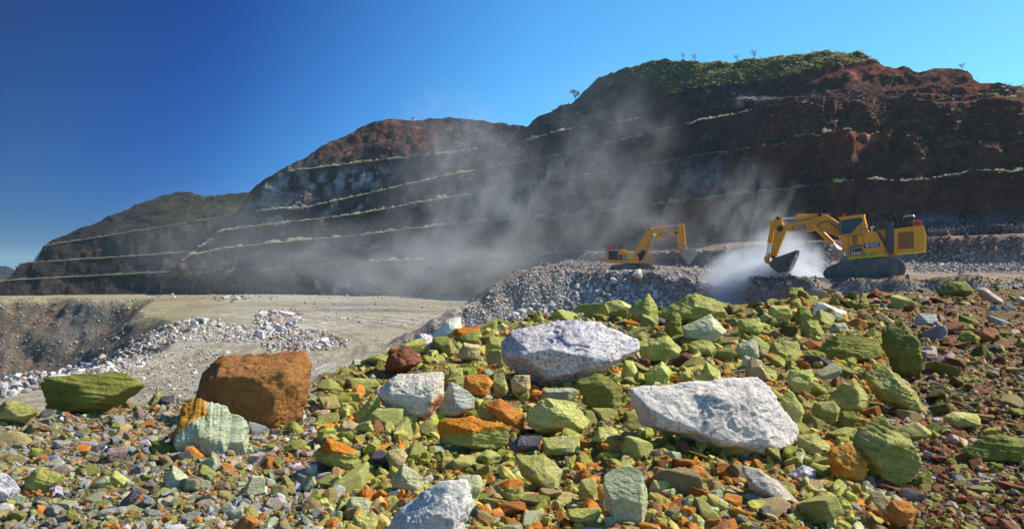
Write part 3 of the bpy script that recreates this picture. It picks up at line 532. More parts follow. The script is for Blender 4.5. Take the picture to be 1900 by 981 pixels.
for i, (pts, nm, lab, mt, th, sub, ro, stx, tl, short) in enumerate(BIG):
    sa = (1, 0.15, 0.1) if mt == 'twotone' else ((0.12, 0.1, 1) if mt in ('block', 'darkgreen') else (0.35, -0.2, 1))
    hero(pts, nm, lab, mt, th, sub, ro, stx, sa, i * 13 + 3, tl, sink=0.05 if 'brown crest' in short else 0, topal=28 if mt == 'block' else None, ncap=2 if mt == 'block' else 4, cuts=2 if mt == 'block' else (22 if sub == 6 else 13), extra=[((-0.06, -1, -0.02), (0, -0.36, 0)), ((0.8, -0.6, 0.05), (0.34, -0.36, 0)), ((0.02, -0.5, 0.86), (0, -0.36, 0.27)), ((-0.8, -0.6, 0.1), (-0.42, -0.3, 0))] if mt == 'block' else ())
MORE = [
 (1420, 632, 1492, 672, 'green', 'wide olive stone between the flat crest rocks and the pale sage stone'), (1368, 588, 1418, 625, 'green', 'squat olive rock right of the leaning pale slab'), (1424, 564, 1472, 602, 'green', 'olive rock with a sunlit top on the crest below the bucket'), (1473, 567, 1506, 607, 'darkgreen', 'dark olive rock touching the cream crest slab on its left'),
 (1457, 680, 1512, 733, 'lime', 'smooth pale olive hump above the right end of the long white boulder'), (1274, 630, 1332, 663, 'green', 'low green rock under the leaning pale slab'), (1262, 574, 1309, 601, 'lime', 'light topped flat stone in front of the craggy green boulder'), (1098, 790, 1149, 827, 'lime', 'rounded lime green stone right of the pale olive rock'),
 (1198, 889, 1248, 928, 'lime', 'bright lime block right of the tall pale green slab'), (1150, 666, 1187, 708, 'lime', 'broken lime stone under the right tip of the large lilac boulder'), (1485, 594, 1529, 627, 'green', 'faceted green stone just below the cream crest slab'), (1536, 599, 1579, 622, 'pale', 'pale flat stone above the long dark olive boulder'),
 (1503, 740, 1561, 793, 'green', 'streaked green rock between the smooth green stone and the blocky olive rock'), (1553, 760, 1592, 804, 'darkgreen', 'narrow dark green rock above the bright orange rock'), (1750, 762, 1819, 799, 'lime', 'mossy yellow green lump on the brown gravel at right'), (1811, 607, 1854, 639, 'rust', 'dark red brown rock standing on the brown gravel'),
 (1696, 580, 1742, 606, 'grey', 'pale grey stone lying on the brown gravel near the crest'), (897, 620, 947, 672, 'green', 'tall green rock leaning on the left end of the large lilac boulder'), (840, 606, 896, 640, 'orangegreen', 'orange and lime crest rock above the blocky tan rock'), (626, 746, 654, 784, 'green', 'small green slab left of the upright green stone'),
 (911, 688, 944, 738, 'green', 'thin green wedge left below the large lilac boulder'), (946, 692, 988, 735, 'tan', 'olive tan block directly below the large lilac boulder'), (856, 692, 915, 738, 'orange', 'orange lump right above the grey banded rock'), (829, 680, 861, 707, 'lime', 'small lime cube above the grey banded rock'),
 (1003, 716, 1077, 748, 'pale', 'long flat pale stone above the pale olive rock'), (838, 877, 900, 936, 'pale', 'grey green slab right of the bottom white boulder'), (1073, 877, 1110, 942, 'green', 'upright green stone left of the tall pale green slab'), (1108, 880, 1132, 946, 'orange', 'orange sliver pressed to the left side of the tall pale green slab'),
 (640, 921, 690, 962, 'pale', 'pale green wedge near the bottom left of the bottom white boulder'), (650, 946, 702, 995, 'lime', 'lime green rock at the bottom edge left of the bottom white boulder'), (714, 830, 757, 873, 'tan', 'crumbly round tan stone above the split pale rock'), (1047, 939, 1119, 973, 'green', 'rough low green rock at the bottom left of the tall pale green slab'),
 (1640, 925, 1700, 985, 'orange', 'rusty orange rock at the bottom edge near the thin tan slab'), (1310, 735, 1318, 742, 'green', '')]
_rh = np.random.default_rng(4)
for i, (x0, y0, x1, y1, mt, lab) in enumerate(MORE):
    if not lab: continue
    a = np.sort(np.linspace(0, 2 * np.pi, 7)[:6] + _rh.uniform(-0.32, 0.32, 6)); cxx, cyy2 = (x0 + x1) / 2, (y0 + y1) / 2; e = np.sign(np.cos(a)) * np.abs(np.cos(a)) ** 0.6, np.sign(np.sin(a)) * np.abs(np.sin(a)) ** 0.6
    pts = [(cxx + (x1 - x0) * 0.52 * e[0][j] * _rh.uniform(0.88, 1), cyy2 + (y1 - y0) * 0.52 * e[1][j] * _rh.uniform(0.88, 1)) for j in range(6)]
    hero(pts, 'rock', lab, mt, 0.8, 5, 0.03, 0.012, (0.3, -0.2, 1), 900 + i * 7, (_rh.uniform(-.2, .2), 0.3))
SHORT = [(b[9], h) for b, h in zip(BIG, HERO)]

# shape library for stones: convex fractured lumps
def lump(sub, seed, flat=1.0, nplanes=12, rough=0.03, soft=0.003):
    rg = np.random.default_rng(seed); N = rg.normal(size=(nplanes, 3)); N /= np.linalg.norm(N, axis=1)[:, None]
    N = np.concatenate([N, np.eye(3), -np.eye(3)]); H = np.concatenate([rg.uniform(0.45, 0.92, nplanes), rg.uniform(0.75, 1.05, 6)])
    v, f = ico(sub); r = poly_rock(v, N, H, soft); p = v * r[:, None]; q = p
    if rough: p = p * (1 + rough * (fbm(q * 2.4, 4, seed) + 0.5 * np.round(fbm(q * 3, 2, seed + 7) * 2) / 2))[:, None]
    return p * np.array((1, 1, flat)), f
LM = [mesh_np('fractured_stone', *lump(4, 900 + i, (1.0, 0.7, 0.45, 0.85)[i % 4], 7 + i % 4, 0.035), None, True) for i in range(20)]
for m in LM: m.materials.append(M['green'])
def pick(px, py):
    """which mineral lies where on the mound"""
    if px < 600: t = (('grey', .16), ('pale', .2), ('tan', .16), ('orange', .13), ('green', .14), ('lilac', .1), ('pink', .07), ('slate', .04))
    elif px > 1640 or (px > 1500 and py < 560): t = (('rust', .34), ('green', .22), ('darkgreen', .14), ('tan', .1), ('pink', .08), ('grey', .08), ('slate', .04))
    elif py > 880: t = (('green', .26), ('lime', .2), ('orange', .22), ('tan', .13), ('grey', .06), ('pale', .08), ('rust', .07), ('lilac', .02), ('slate', .03))
    else: t = (('green', .42), ('lime', .26), ('orange', .12), ('darkgreen', .09), ('rust', .04), ('tan', .06), ('pale', .04), ('slate', .02))
    r = random.random() * sum(x[1] for x in t)
    for k, x in t:
        r -= x
        if r <= 0: return k
    return 'green'
CW = {'green': 'olive green', 'lime': 'yellow green', 'darkgreen': 'dark mossy green', 'pale': 'pale sage', 'orange': 'rusty orange', 'rust': 'reddish brown', 'lilac': 'white lilac', 'grey': 'grey', 'slate': 'dark slate', 'tan': 'tan', 'pink': 'pinkish'}
ROT = [np.array(Matrix.Rotation(a, 3, 'X') @ Matrix.Rotation(b, 3, 'Z')) for a, b in ((0, 0),)]
placed = []; used_labels = set(); tries = 0
while len(placed) < 232 and tries < 6000:
    tries += 1
    if random.random() < 0.72: px = random.gauss(1230, 330); py = min(random.uniform(555, 975), random.uniform(555, 1100))
    else: px = random.uniform(0, 1900); py = random.uniform(560, 975)
    if not (0 < px < 1895): continue
    yr = np.interp(px, _RP[:, 0], _RP[:, 2])
    if py < yr + 2: continue
    s = random.lognormvariate(3.66, 0.3) * (0.62 if px < 600 else (0.66 if px > 1680 else 1.0)) * (1.0 if py > yr + 60 else 0.9)
    s = min(s, 76)
    if any(abs(px - h[0]) < h[2] * 0.40 + s * 0.16 and abs(py - h[1]) < h[3] * 0.40 + s * 0.16 for h in HERO): continue
    if any(math.hypot(px - q[0], py - q[1]) < (s + q[2]) * 0.34 for q in placed): continue
    placed.append((px, py, s))
    k = pick(px, py); Y = float(fg_hit(px, py)); rad = s / F * Y * 0.62
    m = random.choice(LM); o = bpy.data.objects.new('stone', m); C.objects.link(o)
    X = (px - CX) / F * Y; o.location = (X, Y + rad * 0.3, float(fg_z(np.array([X]), np.array([Y]))[0]) + rad * 0.28)
    o.rotation_euler = (random.uniform(-.5, .5), random.uniform(-.5, .5), random.uniform(0, 6.28)); a = random.uniform(0.95, 1.6)
    o.scale = (rad * a, rad * random.uniform(0.7, 1.0), rad * random.uniform(0.6, 1.0))
    o.material_slots[0].link = 'OBJECT'; o.material_slots[0].material = M[k]
    near = sorted(SHORT, key=lambda t: math.hypot(px - t[1][0], 1.3 * (py - t[1][1])))[:5]
    def rel(t):
        dx, dy = px - t[1][0], py - t[1][1]
        if abs(dx) > abs(dy) * 1.2: return ('just right of ' if dx > 0 else 'just left of ') if abs(dx) < t[1][2] / 2 + 45 else ('to the right of ' if dx > 0 else 'to the left of ')
        return ('just below ' if dy > 0 else 'just above ') if abs(dy) < t[1][3] / 2 + 45 else ('below ' if dy > 0 else 'above ')
    size = 'small' if s < 24 else ('medium' if s < 34 else 'large'); shp = {0: 'blocky', 1: 'chunky', 2: 'flat', 3: 'angular'}[LM.index(m) % 4]
    cand = [f'{size} {shp} {CW[k]} stone {rel(near[0])}{near[0][0]}'] + [f'{shp} {CW[k]} stone {rel(near[0])}{near[0][0]}, towards {near[j][0]}' for j in (1, 2, 3, 4)] + \
        [f'{size} {CW[k]} stone between {near[i][0]} and {near[j][0]}' for i in (0, 1) for j in (1, 2, 3) if i != j]
    lab = next((c for c in cand if c not in used_labels and len(c.split()) <= 16), None)
    if lab is None: lab = f'{size} {shp} {CW[k]} stone {rel(near[1])}{near[1][0]}'
    used_labels.add(lab); setup(o, lab, 'stone', 'loose stones lying on the rubble mound')

# the countless small stones: one object
COLS = {'green': (0.38, 0.36, 0.07), 'lime': (0.56, 0.52, 0.15), 'darkgreen': (0.18, 0.18, 0.035), 'pale': (0.50, 0.54, 0.36), 'orange': (0.66, 0.22, 0.025), 'rust': (0.26, 0.085, 0.04), 'lilac': (0.70, 0.68, 0.78), 'grey': (0.40, 0.42, 0.42), 'slate': (0.09, 0.09, 0.12), 'tan': (0.48, 0.34, 0.15), 'pink': (0.55, 0.40, 0.35)}
def scatter(name, pos, rad, cols, sub, lib, kind_label, mat, smooth=False, flatten=0.75, seed=0, tilt=0.7):
    rg = np.random.default_rng(seed); N = len(pos); V0, Fc = ico(sub); nv = len(V0); idx = rg.integers(0, len(lib), N)
    L = np.stack([l for l in lib])[idx]                                     # N,nv,3
    sc = np.stack([rad * rg.uniform(0.85, 1.45, N), rad * rg.uniform(0.7, 1.0, N), rad * rg.uniform(0.5, 1.0, N) * flatten / 0.75], -1); L = L * sc[:, None]
    a, b, c = rg.uniform(0, 6.28, N), rg.uniform(-tilt, tilt, N), rg.uniform(-tilt, tilt, N)
    def rotm(ax, t):
        o = np.zeros((N, 3, 3)); i, j = [(1, 2), (0, 2), (0, 1)][ax]; o[:, ax, ax] = 1; o[:, i, i] = np.cos(t); o[:, j, j] = np.cos(t); o[:, i, j] = -np.sin(t); o[:, j, i] = np.sin(t); return o
    Rm = rotm(0, b) @ rotm(1, c) @ rotm(2, a)
    P = np.einsum('nij,nvj->nvi', Rm, L) + pos[:, None]
    faces = (Fc[None] + (np.arange(N) * nv)[:, None, None]).reshape(-1, 3)
    col = np.repeat(cols, nv, 0)
    return link(name, mesh_np(name, P.reshape(-1, 3), faces, col, smooth), mat, kind='stuff', label=kind_label)
LIB2 = [lump(2, 40 + i, 1.0, 9, 0, 0.004)[0] for i in range(14)]
LIB3 = [lump(3, 60 + i, 1.0, 10, 0.05, 0.006)[0] for i in range(14)]
def small_stones(n, smed, sdev, lib, sub, name, seed, lab, smin=0, lift=0.15, right=False, centre=False):
    rg = np.random.default_rng(seed); px = rg.uniform(-120, 2020, n * 2); yr = np.interp(px, _RP[:, 0], _RP[:, 2]); py = yr + (1040 - yr) * rg.uniform(0, 1, n * 2) ** 0.97
    px, py, yr = px[:n], py[:n], yr[:n]
    if centre: px = rg.uniform(560, 1700, n); yr = np.interp(px, _RP[:, 0], _RP[:, 2]); py = yr + 4 + (1010 - yr) * rg.uniform(0, 1, n)
    if right: px = rg.uniform(1540, 2020, n); yr = np.interp(px, _RP[:, 0], _RP[:, 2]); py = yr + (1040 - yr) * rg.uniform(0, 1, n)
    s = smed * np.exp(rg.normal(0, sdev, n)); s *= np.where(px > 1640, 0.78, np.where(px < 600, 0.92, 1.0)); s = np.maximum(s * (0.75 + 0.45 * (py - yr) / 400), smin)
    s = np.minimum(s, 42)
    Y = fg_hit(px, py); X = (px - CX) / F * Y; r = s / F * Y * 0.5; z = fg_z(X, Y) + r * (lift + rg.uniform(-0.45, 0.25, n))
    c = np.array([COLS[pick(a, b)] for a, b in zip(px, py)]); c = c * (0.72 + 0.28 * np.clip((px - 250) / 500, 0, 1))[:, None] * rg.uniform(0.6, 1.25, (n, 1)) * (1 + rg.normal(0, 0.06, (n, 3)))  # dimness of the left side painted into the stone colours, fading out towards the centre
    dusty = np.where((px > 1600)[:, None], np.array((0.20, 0.10, 0.06)), np.where((px < 560)[:, None], np.array((0.26, 0.24, 0.15)), np.array((0.27, 0.22, 0.08)))); c = c * 0.82 + dusty * 0.18
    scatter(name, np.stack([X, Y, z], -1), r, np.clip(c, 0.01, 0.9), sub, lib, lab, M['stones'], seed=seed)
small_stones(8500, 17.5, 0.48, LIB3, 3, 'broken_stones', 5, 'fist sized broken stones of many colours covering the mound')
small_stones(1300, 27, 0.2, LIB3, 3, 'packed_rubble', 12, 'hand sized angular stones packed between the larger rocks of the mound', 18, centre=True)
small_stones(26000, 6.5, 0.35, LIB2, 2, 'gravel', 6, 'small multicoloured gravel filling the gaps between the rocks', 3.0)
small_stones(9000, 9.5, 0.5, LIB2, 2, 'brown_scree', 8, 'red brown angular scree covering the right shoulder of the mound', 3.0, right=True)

# ------------------------------------------------------------------ rubble of the pit
def inpoly(x, y, poly):
    r = np.zeros(len(x), bool); n = len(poly)
    for i in range(n):
        (x1, y1), (x2, y2) = poly[i], poly[(i + 1) % n]
        c = ((y1 > y) != (y2 > y)) & (x < (x2 - x1) * (y - y1) / (y2 - y1 + 1e-9) + x1); r ^= c
    return r
PALE = [(0.60, 0.58, 0.58), (0.46, 0.43, 0.44), (0.70, 0.68, 0.66), (0.32, 0.27, 0.26), (0.48, 0.37, 0.29), (0.40, 0.34, 0.33)]
DARKC = [(0.30, 0.28, 0.28), (0.22, 0.17, 0.15), (0.42, 0.40, 0.40), (0.30, 0.16, 0.10), (0.5, 0.48, 0.48)]
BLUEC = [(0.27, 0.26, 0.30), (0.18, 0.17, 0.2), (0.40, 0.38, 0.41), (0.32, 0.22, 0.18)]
REDC = [(0.24, 0.12, 0.09), (0.32, 0.2, 0.15), (0.40, 0.36, 0.36), (0.18, 0.09, 0.07)]
def region(poly, n, smed, sdev, pal, seed, smax=14):
    poly = np.array(poly, float); rg = np.random.default_rng(seed); x0, y0 = poly.min(0); x1, y1 = poly.max(0)
    x = rg.uniform(x0, x1, n * 4); y = rg.uniform(y0, y1, n * 4); ok = inpoly(x, y, poly); x, y = x[ok][:n], y[ok][:n]
    x += rg.normal(0, 3, len(x)); y += rg.normal(0, 2, len(y)); Y = terr_hit(x, y); ok = ~np.isnan(Y); x, y, Y = x[ok], y[ok], Y[ok]
    s = np.minimum(smed * np.exp(rg.normal(0, sdev, len(x))), smax); r = s / F * Y * 0.5; Y = Y + rg.normal(0, 0.5, len(x)); X = (x - CX) / F * Y + rg.normal(0, 0.3, len(x)); z = terr_z(X, Y) + r * 0.35
    c = np.array(pal)[rg.integers(0, len(pal), len(x))] * rg.uniform(0.7, 1.2, (len(x), 1)); return np.stack([X, Y, z], -1), r, c
regs = [
 ([(820, 615), (900, 570), (1000, 515), (1080, 495), (1180, 500), (1330, 530), (1330, 575), (1100, 585), (940, 610)], 13000, 2.4, 0.5, PALE, 1, 9),
 ([(940, 590), (1000, 565), (1130, 530), (1230, 545), (1260, 570), (1120, 580), (1000, 592)], 700, 7.5, 0.4, PALE[:4], 2, 17),
 ([(870, 590), (950, 540), (1050, 470), (1130, 470), (1130, 500), (1040, 512), (940, 575)], 3600, 2.6, 0.4, DARKC, 3, 7),
 ([(1170, 505), (1230, 495), (1400, 478), (1460, 520), (1400, 560), (1260, 560)], 5000, 2.5, 0.5, REDC + PALE, 4, 11),
 ([(1200, 470), (1400, 465), (1540, 460), (1540, 520), (1440, 520), (1300, 490)], 3000, 2.6, 0.45, DARKC, 5, 8),
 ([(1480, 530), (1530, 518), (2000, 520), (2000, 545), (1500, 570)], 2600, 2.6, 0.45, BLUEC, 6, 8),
 ([(1690, 478), (2000, 462), (2000, 500), (1700, 506)], 3600, 3.0, 0.45, PALE + DARKC, 7, 9),
 ([(1420, 500), (1470, 470), (1540, 480), (1530, 510), (1440, 520)], 600, 4.5, 0.4, PALE, 8, 12),
 ([(270, 546), (600, 544), (900, 548), (900, 554), (270, 553)], 420, 2.4, 0.5, PALE, 22, 6),
 ([(730, 645), (850, 590), (950, 525), (1035, 472), (1070, 485), (960, 560), (880, 610), (760, 655)], 4500, 2.6, 0.45, DARKC + PALE, 21, 8),
 ([(300, 605), (360, 590), (450, 605), (500, 620), (470, 636), (380, 632), (300, 640), (240, 690), (120, 700), (200, 665)], 2000, 4.2, 0.5, PALE, 9, 13),
 ([(480, 640), (540, 612), (600, 615), (650, 640), (600, 650), (500, 652)], 900, 5.5, 0.4, DARKC + PALE, 10, 15),
 ([(470, 590), (500, 575), (555, 580), (560, 600), (520, 625), (480, 620)], 260, 6, 0.4, PALE, 11, 16),
 ([(0, 740), (0, 705), (90, 695), (200, 668), (210, 700), (80, 715)], 700, 7.5, 0.45, PALE, 12, 22),
 ([(200, 690), (330, 640), (450, 660), (560, 690), (560, 740), (270, 745)], 1600, 3.2, 0.5, PALE, 13, 9),
 ([(0, 560), (280, 553), (250, 640), (100, 700), (0, 700)], 700, 2.6, 0.5, DARKC, 14, 7),
 ([(400, 552), (445, 548), (455, 556), (400, 558)], 60, 4, 0.3, DARKC, 15, 8),
 ([(560, 560), (900, 555), (860, 600), (700, 640), (600, 690), (560, 690)], 500, 1.8, 0.5, DARKC, 16, 6),
 ([(1720, 445), (2000, 440), (2000, 460), (1720, 465)], 300, 4, 0.4, REDC, 17, 9),
]
pp, rr, cc = [], [], []
for a in regs:
    p, r, c = region(*a); pp.append(p); rr.append(r); cc.append(c)
scatter('quarry_rubble', np.concatenate(pp), np.concatenate(rr), np.concatenate(cc), 2, LIB2, 'pale blasted rubble covering the slopes and piles of the pit', M['farstones'], seed=77)
# blue shadowed scree at the foot of the wall, stones on the slumped slopes
def mesh_region(tri, P, poly, n, smin, smax, pal, seed):
    rg = np.random.default_rng(seed); g = tri.reshape(-1, 3); px = CX + F * g[:, 0] / g[:, 1]; py = CY - F * g[:, 2] / g[:, 1]
    ok = np.where(inpoly(px, py, poly))[0]; i = rg.choice(ok, n); p = g[i] + rg.normal(0, 0.4, (n, 3)); p[:, 1] -= 0.3
    s = rg.uniform(smin, smax, n) ** 1.0 * rg.uniform(0.5, 1.0, n); r = s / F * p[:, 1] * 0.5
    return p, r, np.array(pal)[rg.integers(0, len(pal), n)] * rg.uniform(0.6, 1.2, (n, 1))
DR = [(0.16, 0.07, 0.05), (0.24, 0.11, 0.08), (0.10, 0.05, 0.045), (0.34, 0.26, 0.25)]
aa = [mesh_region(main[2], 0, [(1440, 250), (1440, 200), (1500, 180), (1700, 175), (1840, 180), (1700, 215), (1560, 240)], 2600, 2, 6, DR, 1),
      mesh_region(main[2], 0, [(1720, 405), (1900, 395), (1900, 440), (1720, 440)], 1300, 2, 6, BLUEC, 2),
      mesh_region(main[2], 0, [(1480, 320), (1560, 290), (1600, 300), (1560, 345), (1480, 350)], 500, 2, 6, DR, 3),
      mesh_region(main[2], 0, [(480, 418), (515, 400), (545, 415)], 220, 3, 7, PALE, 4),
      mesh_region(main[2], 0, [(490, 390), (540, 370), (580, 385)], 200, 3, 7, PALE, 5),
      mesh_region(main[2], 0, [(330, 520), (2000, 520), (2000, 130), (1100, 150), (600, 280)], 7500, 1.5, 5.5, DR + [(0.3, 0.27, 0.27), (0.34, 0.16, 0.1)], 6)]
scatter('hillside_scree', np.concatenate([a[0] for a in aa]), np.concatenate([a[1] for a in aa]), np.concatenate([a[2] for a in aa]), 1, [lump(1, 300 + i, 1, 6, 0, 0.004)[0] for i in range(8)], 'dark red scree and fallen stones scattered over the terraced hillside', M['farstones'], seed=78)
# single pale blocks on the pit floor and below the far excavator
FB = [(487, 583, 15), (507, 580, 18), (531, 581, 22), (549, 590, 13), (513, 594, 24), (541, 598, 20), (497, 601, 16), (517, 609, 20), (484, 622, 19), (503, 616, 14), (535, 612, 12),
      (571, 640, 12), (602, 632, 14), (375, 594, 18), (395, 598, 14), (410, 603, 12), (361, 602, 12), (590, 645, 11), (640, 632, 12), (418, 552, 12), (440, 553, 10)]
FLAB = ['nearest the top left of its pile', 'with a flat top at the back of its pile', 'the widest at the back right of its pile', 'at the right end of its pile', 'reddish, in the middle of its pile', 'long and square at the right of its pile', 'low at the left of its pile', 'at the front of its pile', 'lying apart in front of its pile', 'small, beside the front block', 'small, at the front right of its pile',
        'rising from the lower dark rubble pile', 'at the top of the lower rubble pile', 'dark and leaning at the edge of the ochre floor', 'beside the dark leaning block', 'at the right end of the ochre edge row', 'at the left end of the ochre edge row', 'low in the front of the lower rubble pile', 'lying alone right of the lower rubble pile', 'far away near the foot of the hill', 'right of the far away block near the hill foot']
for i, ((px, py, s), lb) in enumerate(zip(FB, FLAB)):
    Y = float(terr_hit(px, py + s * 0.3)[0]); o = bpy.data.objects.new('pit_block', LM[(i * 7) % 20]); C.objects.link(o); r = s / F * Y * 0.62
    if math.isnan(Y): continue
    X = (px - CX) / F * Y; o.location = (X, Y, float(terr_z(np.array([X]), np.array([Y]))[0]) + r * 0.45); o.scale = (r * 1.1, r * 0.8, r * 0.8); o.rotation_euler = (random.uniform(-.3, .3), random.uniform(-.3, .3), random.uniform(0, 6))
    o.material_slots[0].link = 'OBJECT'; o.material_slots[0].material = M['grey'] if i in (13, 14) else (M['pink'] if i == 4 else M['lilac'])
    setup(o, f'pale block on the pit floor, {lb}' if 'dark' not in lb[:5] else f'grey block on the pit floor, {lb}', 'rock', 'blasted blocks lying on the pit floor')
for (px, py, s, mt, lab) in [(1184, 513, 27, 'whiteorange', 'white block with a yellow side standing in front of the far excavator tracks'), (1165, 536, 14, 'lilac', 'pale stone in the rubble left below the white block'), (1200, 532, 15, 'grey', 'grey stone in the rubble right below the white block'), (1113, 566, 18, 'lilac', 'pale block in the rubble just behind the mound crest')]:
    Y = float(terr_hit(px, py + s * 0.35)[0]); r = s / F * Y * 0.62; X = (px - CX) / F * Y
    o = bpy.data.objects.new('pit_block', LM[3]); C.objects.link(o); o.location = (X, Y, float(terr_z(np.array([X]), np.array([Y]))[0]) + r * 0.7); o.scale = (r * 0.8, r * 0.8, r * 1.15); o.rotation_euler = (0.1, 0.2, s)
    o.material_slots[0].link = 'OBJECT'; o.material_slots[0].material = M[mt]; setup(o, lab, 'rock', 'blasted blocks in the rubble slope')

# ------------------------------------------------------------------ plants
def leaf_mat(name, c, c2, trans=0.4):
    g = NT(name); a = g.n('Attribute', attribute_name='Col'); col = a.outputs['Color']
    tr = g.n('BsdfTranslucent'); g.l(col, tr.inputs[0]); ms = g.n('MixShader'); ms.inputs[0].default_value = trans
    g.fin(col, 0.8, None, 0.15); out = [n for n in g.t.nodes if n.type == 'OUTPUT_MATERIAL'][0]
    g.l(g.b.outputs[0], ms.inputs[1]); g.l(tr.outputs[0], ms.inputs[2]); g.l(ms.outputs[0], out.inputs['Surface']); return g.m
M['leaf'] = leaf_mat('dry_leaves', None, None)
def tuft(seed, n=60, up=0.8):
    rg = np.random.default_rng(seed); d = rg.normal(size=(n, 3)); d[:, 2] = np.abs(d[:, 2]) * up + 0.1; d /= np.linalg.norm(d, axis=1)[:, None]
    L = rg.uniform(0.7, 1.1, n)[:, None]; base = rg.normal(0, 0.28, (n, 3)); base[:, 2] = np.abs(base[:, 2]) * 0.5; s = np.cross(d, rg.normal(size=(n, 3))); s /= np.linalg.norm(s, axis=1)[:, None]
    wd = rg.uniform(0.10, 0.2, n)[:, None]; mid = base + d * L * 0.55
    v = np.stack([base, mid + s * wd, mid - s * wd, base + d * L], 1).reshape(-1, 3); i = np.arange(n)[:, None] * 4
    f = np.concatenate([i + np.array([[0, 1, 2]]), i + np.array([[1, 3, 2]])]); return v, f
def tuft_field(name, pos, rad, cols, lab, seed, n=26):
    rg = np.random.default_rng(seed); T = [tuft(seed * 50 + k, n) for k in range(8)]; idx = rg.integers(0, 8, len(pos)); V = np.stack([t[0] for t in T])[idx]; nv = V.shape[1]
    a = rg.uniform(0, 6.28, len(pos)); ca, sa = np.cos(a)[:, None], np.sin(a)[:, None]; W = V.copy(); W[..., 0] = V[..., 0] * ca - V[..., 1] * sa; W[..., 1] = V[..., 0] * sa + V[..., 1] * ca
    P = W * rad[:, None, None] * np.array((1, 1, 0.85)) + pos[:, None]; F_ = (T[0][1][None] + (np.arange(len(pos)) * nv)[:, None, None]).reshape(-1, 3)
    c = np.repeat(cols, nv, 0) * rg.uniform(0.7, 1.2, (len(pos) * nv, 1)); return link(name, mesh_np(name, P.reshape(-1, 3), F_, c, False), M['leaf'], kind='stuff', label=lab)
STRAW, GRN = np.array((0.64, 0.61, 0.46)), np.array((0.24, 0.30, 0.06))
rg = np.random.default_rng(99); G = main[2]; mpx = main[0]; bp, br, bc = [], [], []; big = []
for k in range(5):
    row = 2 + k * 23 + 20
    dens = {0: 0.45, 1: 1.0, 2: 0.9, 3: 0.85, 4: 0.35}[k]
    lo = {0: 690, 1: 340, 2: 330, 3: 480, 4: 520}[k]; hi = {0: 1060, 1: 1910, 2: 1640, 3: 1400, 4: 1200}[k]
    prev = G[row - 10]
    for i in range(len(mpx)):
        if not (lo < mpx[i] < hi) or (G[row, i, 2] - G[row - 18, i, 2]) < 1.0: continue
        if noise(np.array([[mpx[i] * 0.03, k * 7.7, 0]]), 5)[0] + rg.uniform(-0.6, 0.6) > dens * 1.3 - 0.3: continue
        for _ in range(2 if mpx[i] < 1350 else int(rg.random() < 0.75)):
            p = G[row + (0 if rg.random() < 0.7 else 1), i] + rg.normal(0, 0.35, 3) * (1, 1, 0.1); Yd = p[1]
            s = (3.1 + 2.2 * max(0, (mpx[i] - 500) / 1400)) * math.exp(rg.normal(0, 0.45)); r = s / F * Yd * 0.62; c = STRAW * rg.uniform(0.7, 1.15) if rg.random() < 0.9 else GRN * rg.uniform(0.9, 1.5)
            (big if (s > 7.2 and len(big) < 90) else bp).append((p, r, c, k, mpx[i]))
def loose(poly, n, smin, smax, seed, pg=0.5):
    g = G.reshape(-1, 3); x = CX + F * g[:, 0] / g[:, 1]; y = CY - F * g[:, 2] / g[:, 1]; ok = np.where(inpoly(x, y, poly))[0]; r_ = np.random.default_rng(seed)
    for i in r_.choice(ok, n): s = r_.uniform(smin, smax); bp.append((g[i] + r_.normal(0, .5, 3) * (1, 1, .2), s / F * g[i, 1] * 0.6, GRN * r_.uniform(0.8, 1.5) if r_.random() < pg else STRAW * r_.uniform(0.6, 1.0), 9, 0))
loose([(1640, 250), (1660, 215), (1900, 170), (1900, 330), (1700, 300)], 170, 3, 9, 3); loose([(1400, 200), (1900, 160), (1900, 215), (1400, 260)], 170, 3, 8, 4); loose([(830, 330), (900, 290), (980, 262), (980, 300), (860, 345)], 130, 2.5, 6, 5, 0.15)
loose([(640, 240), (980, 235), (960, 290), (600, 310)], 90, 1.8, 4, 6, 0.6); loose([(560, 335), (740, 320), (740, 350), (570, 375)], 50, 2, 4, 7, 0.6)
tuft_field('hillside_spinifex', np.array([b[0] for b in bp]), np.array([b[1] for b in bp]), np.array([b[2] for b in bp]), 'pale straw coloured spinifex lining the edges of the terraces', 3)
TM = [mesh_np('spinifex_tuft', *tuft(700 + i, 130), np.tile(STRAW if i < 5 else GRN * 1.3, (130 * 4, 1)) * np.random.default_rng(i).uniform(.75, 1.2, (520, 1)), False) for i in range(7)]
for m in TM: m.materials.append(M['leaf'])
nth = {}
ORD = lambda n: f"{n}{'th' if 10 < n % 100 < 14 else {1: 'st', 2: 'nd', 3: 'rd'}.get(n % 10, 'th')}"
for (p, r, c, k, x) in sorted(big, key=lambda t: t[4]):
    g_ = c[1] > c[0]; m = TM[5 + int(rg.integers(2))] if g_ else TM[int(rg.integers(5))]
    lv = {0: 'lowest', 1: 'second', 2: 'third', 3: 'fourth', 4: 'highest'}[k]
    o = bpy.data.objects.new('spinifex_bush', m); C.objects.link(o); o.location = p; o.scale = (r * 1.15, r * 1.15, r); o.rotation_euler = (0, 0, rg.uniform(0, 6.28))
    nth[k, g_] = nth.get((k, g_), 0) + 1
    setup(o, f"{'bright green' if g_ else 'pale straw'} spinifex bush, {ORD(nth[k, g_])} large one from the left on the {lv} terrace edge", 'bush', f"{'green' if g_ else 'straw'} spinifex bushes on the {lv} terrace edge")
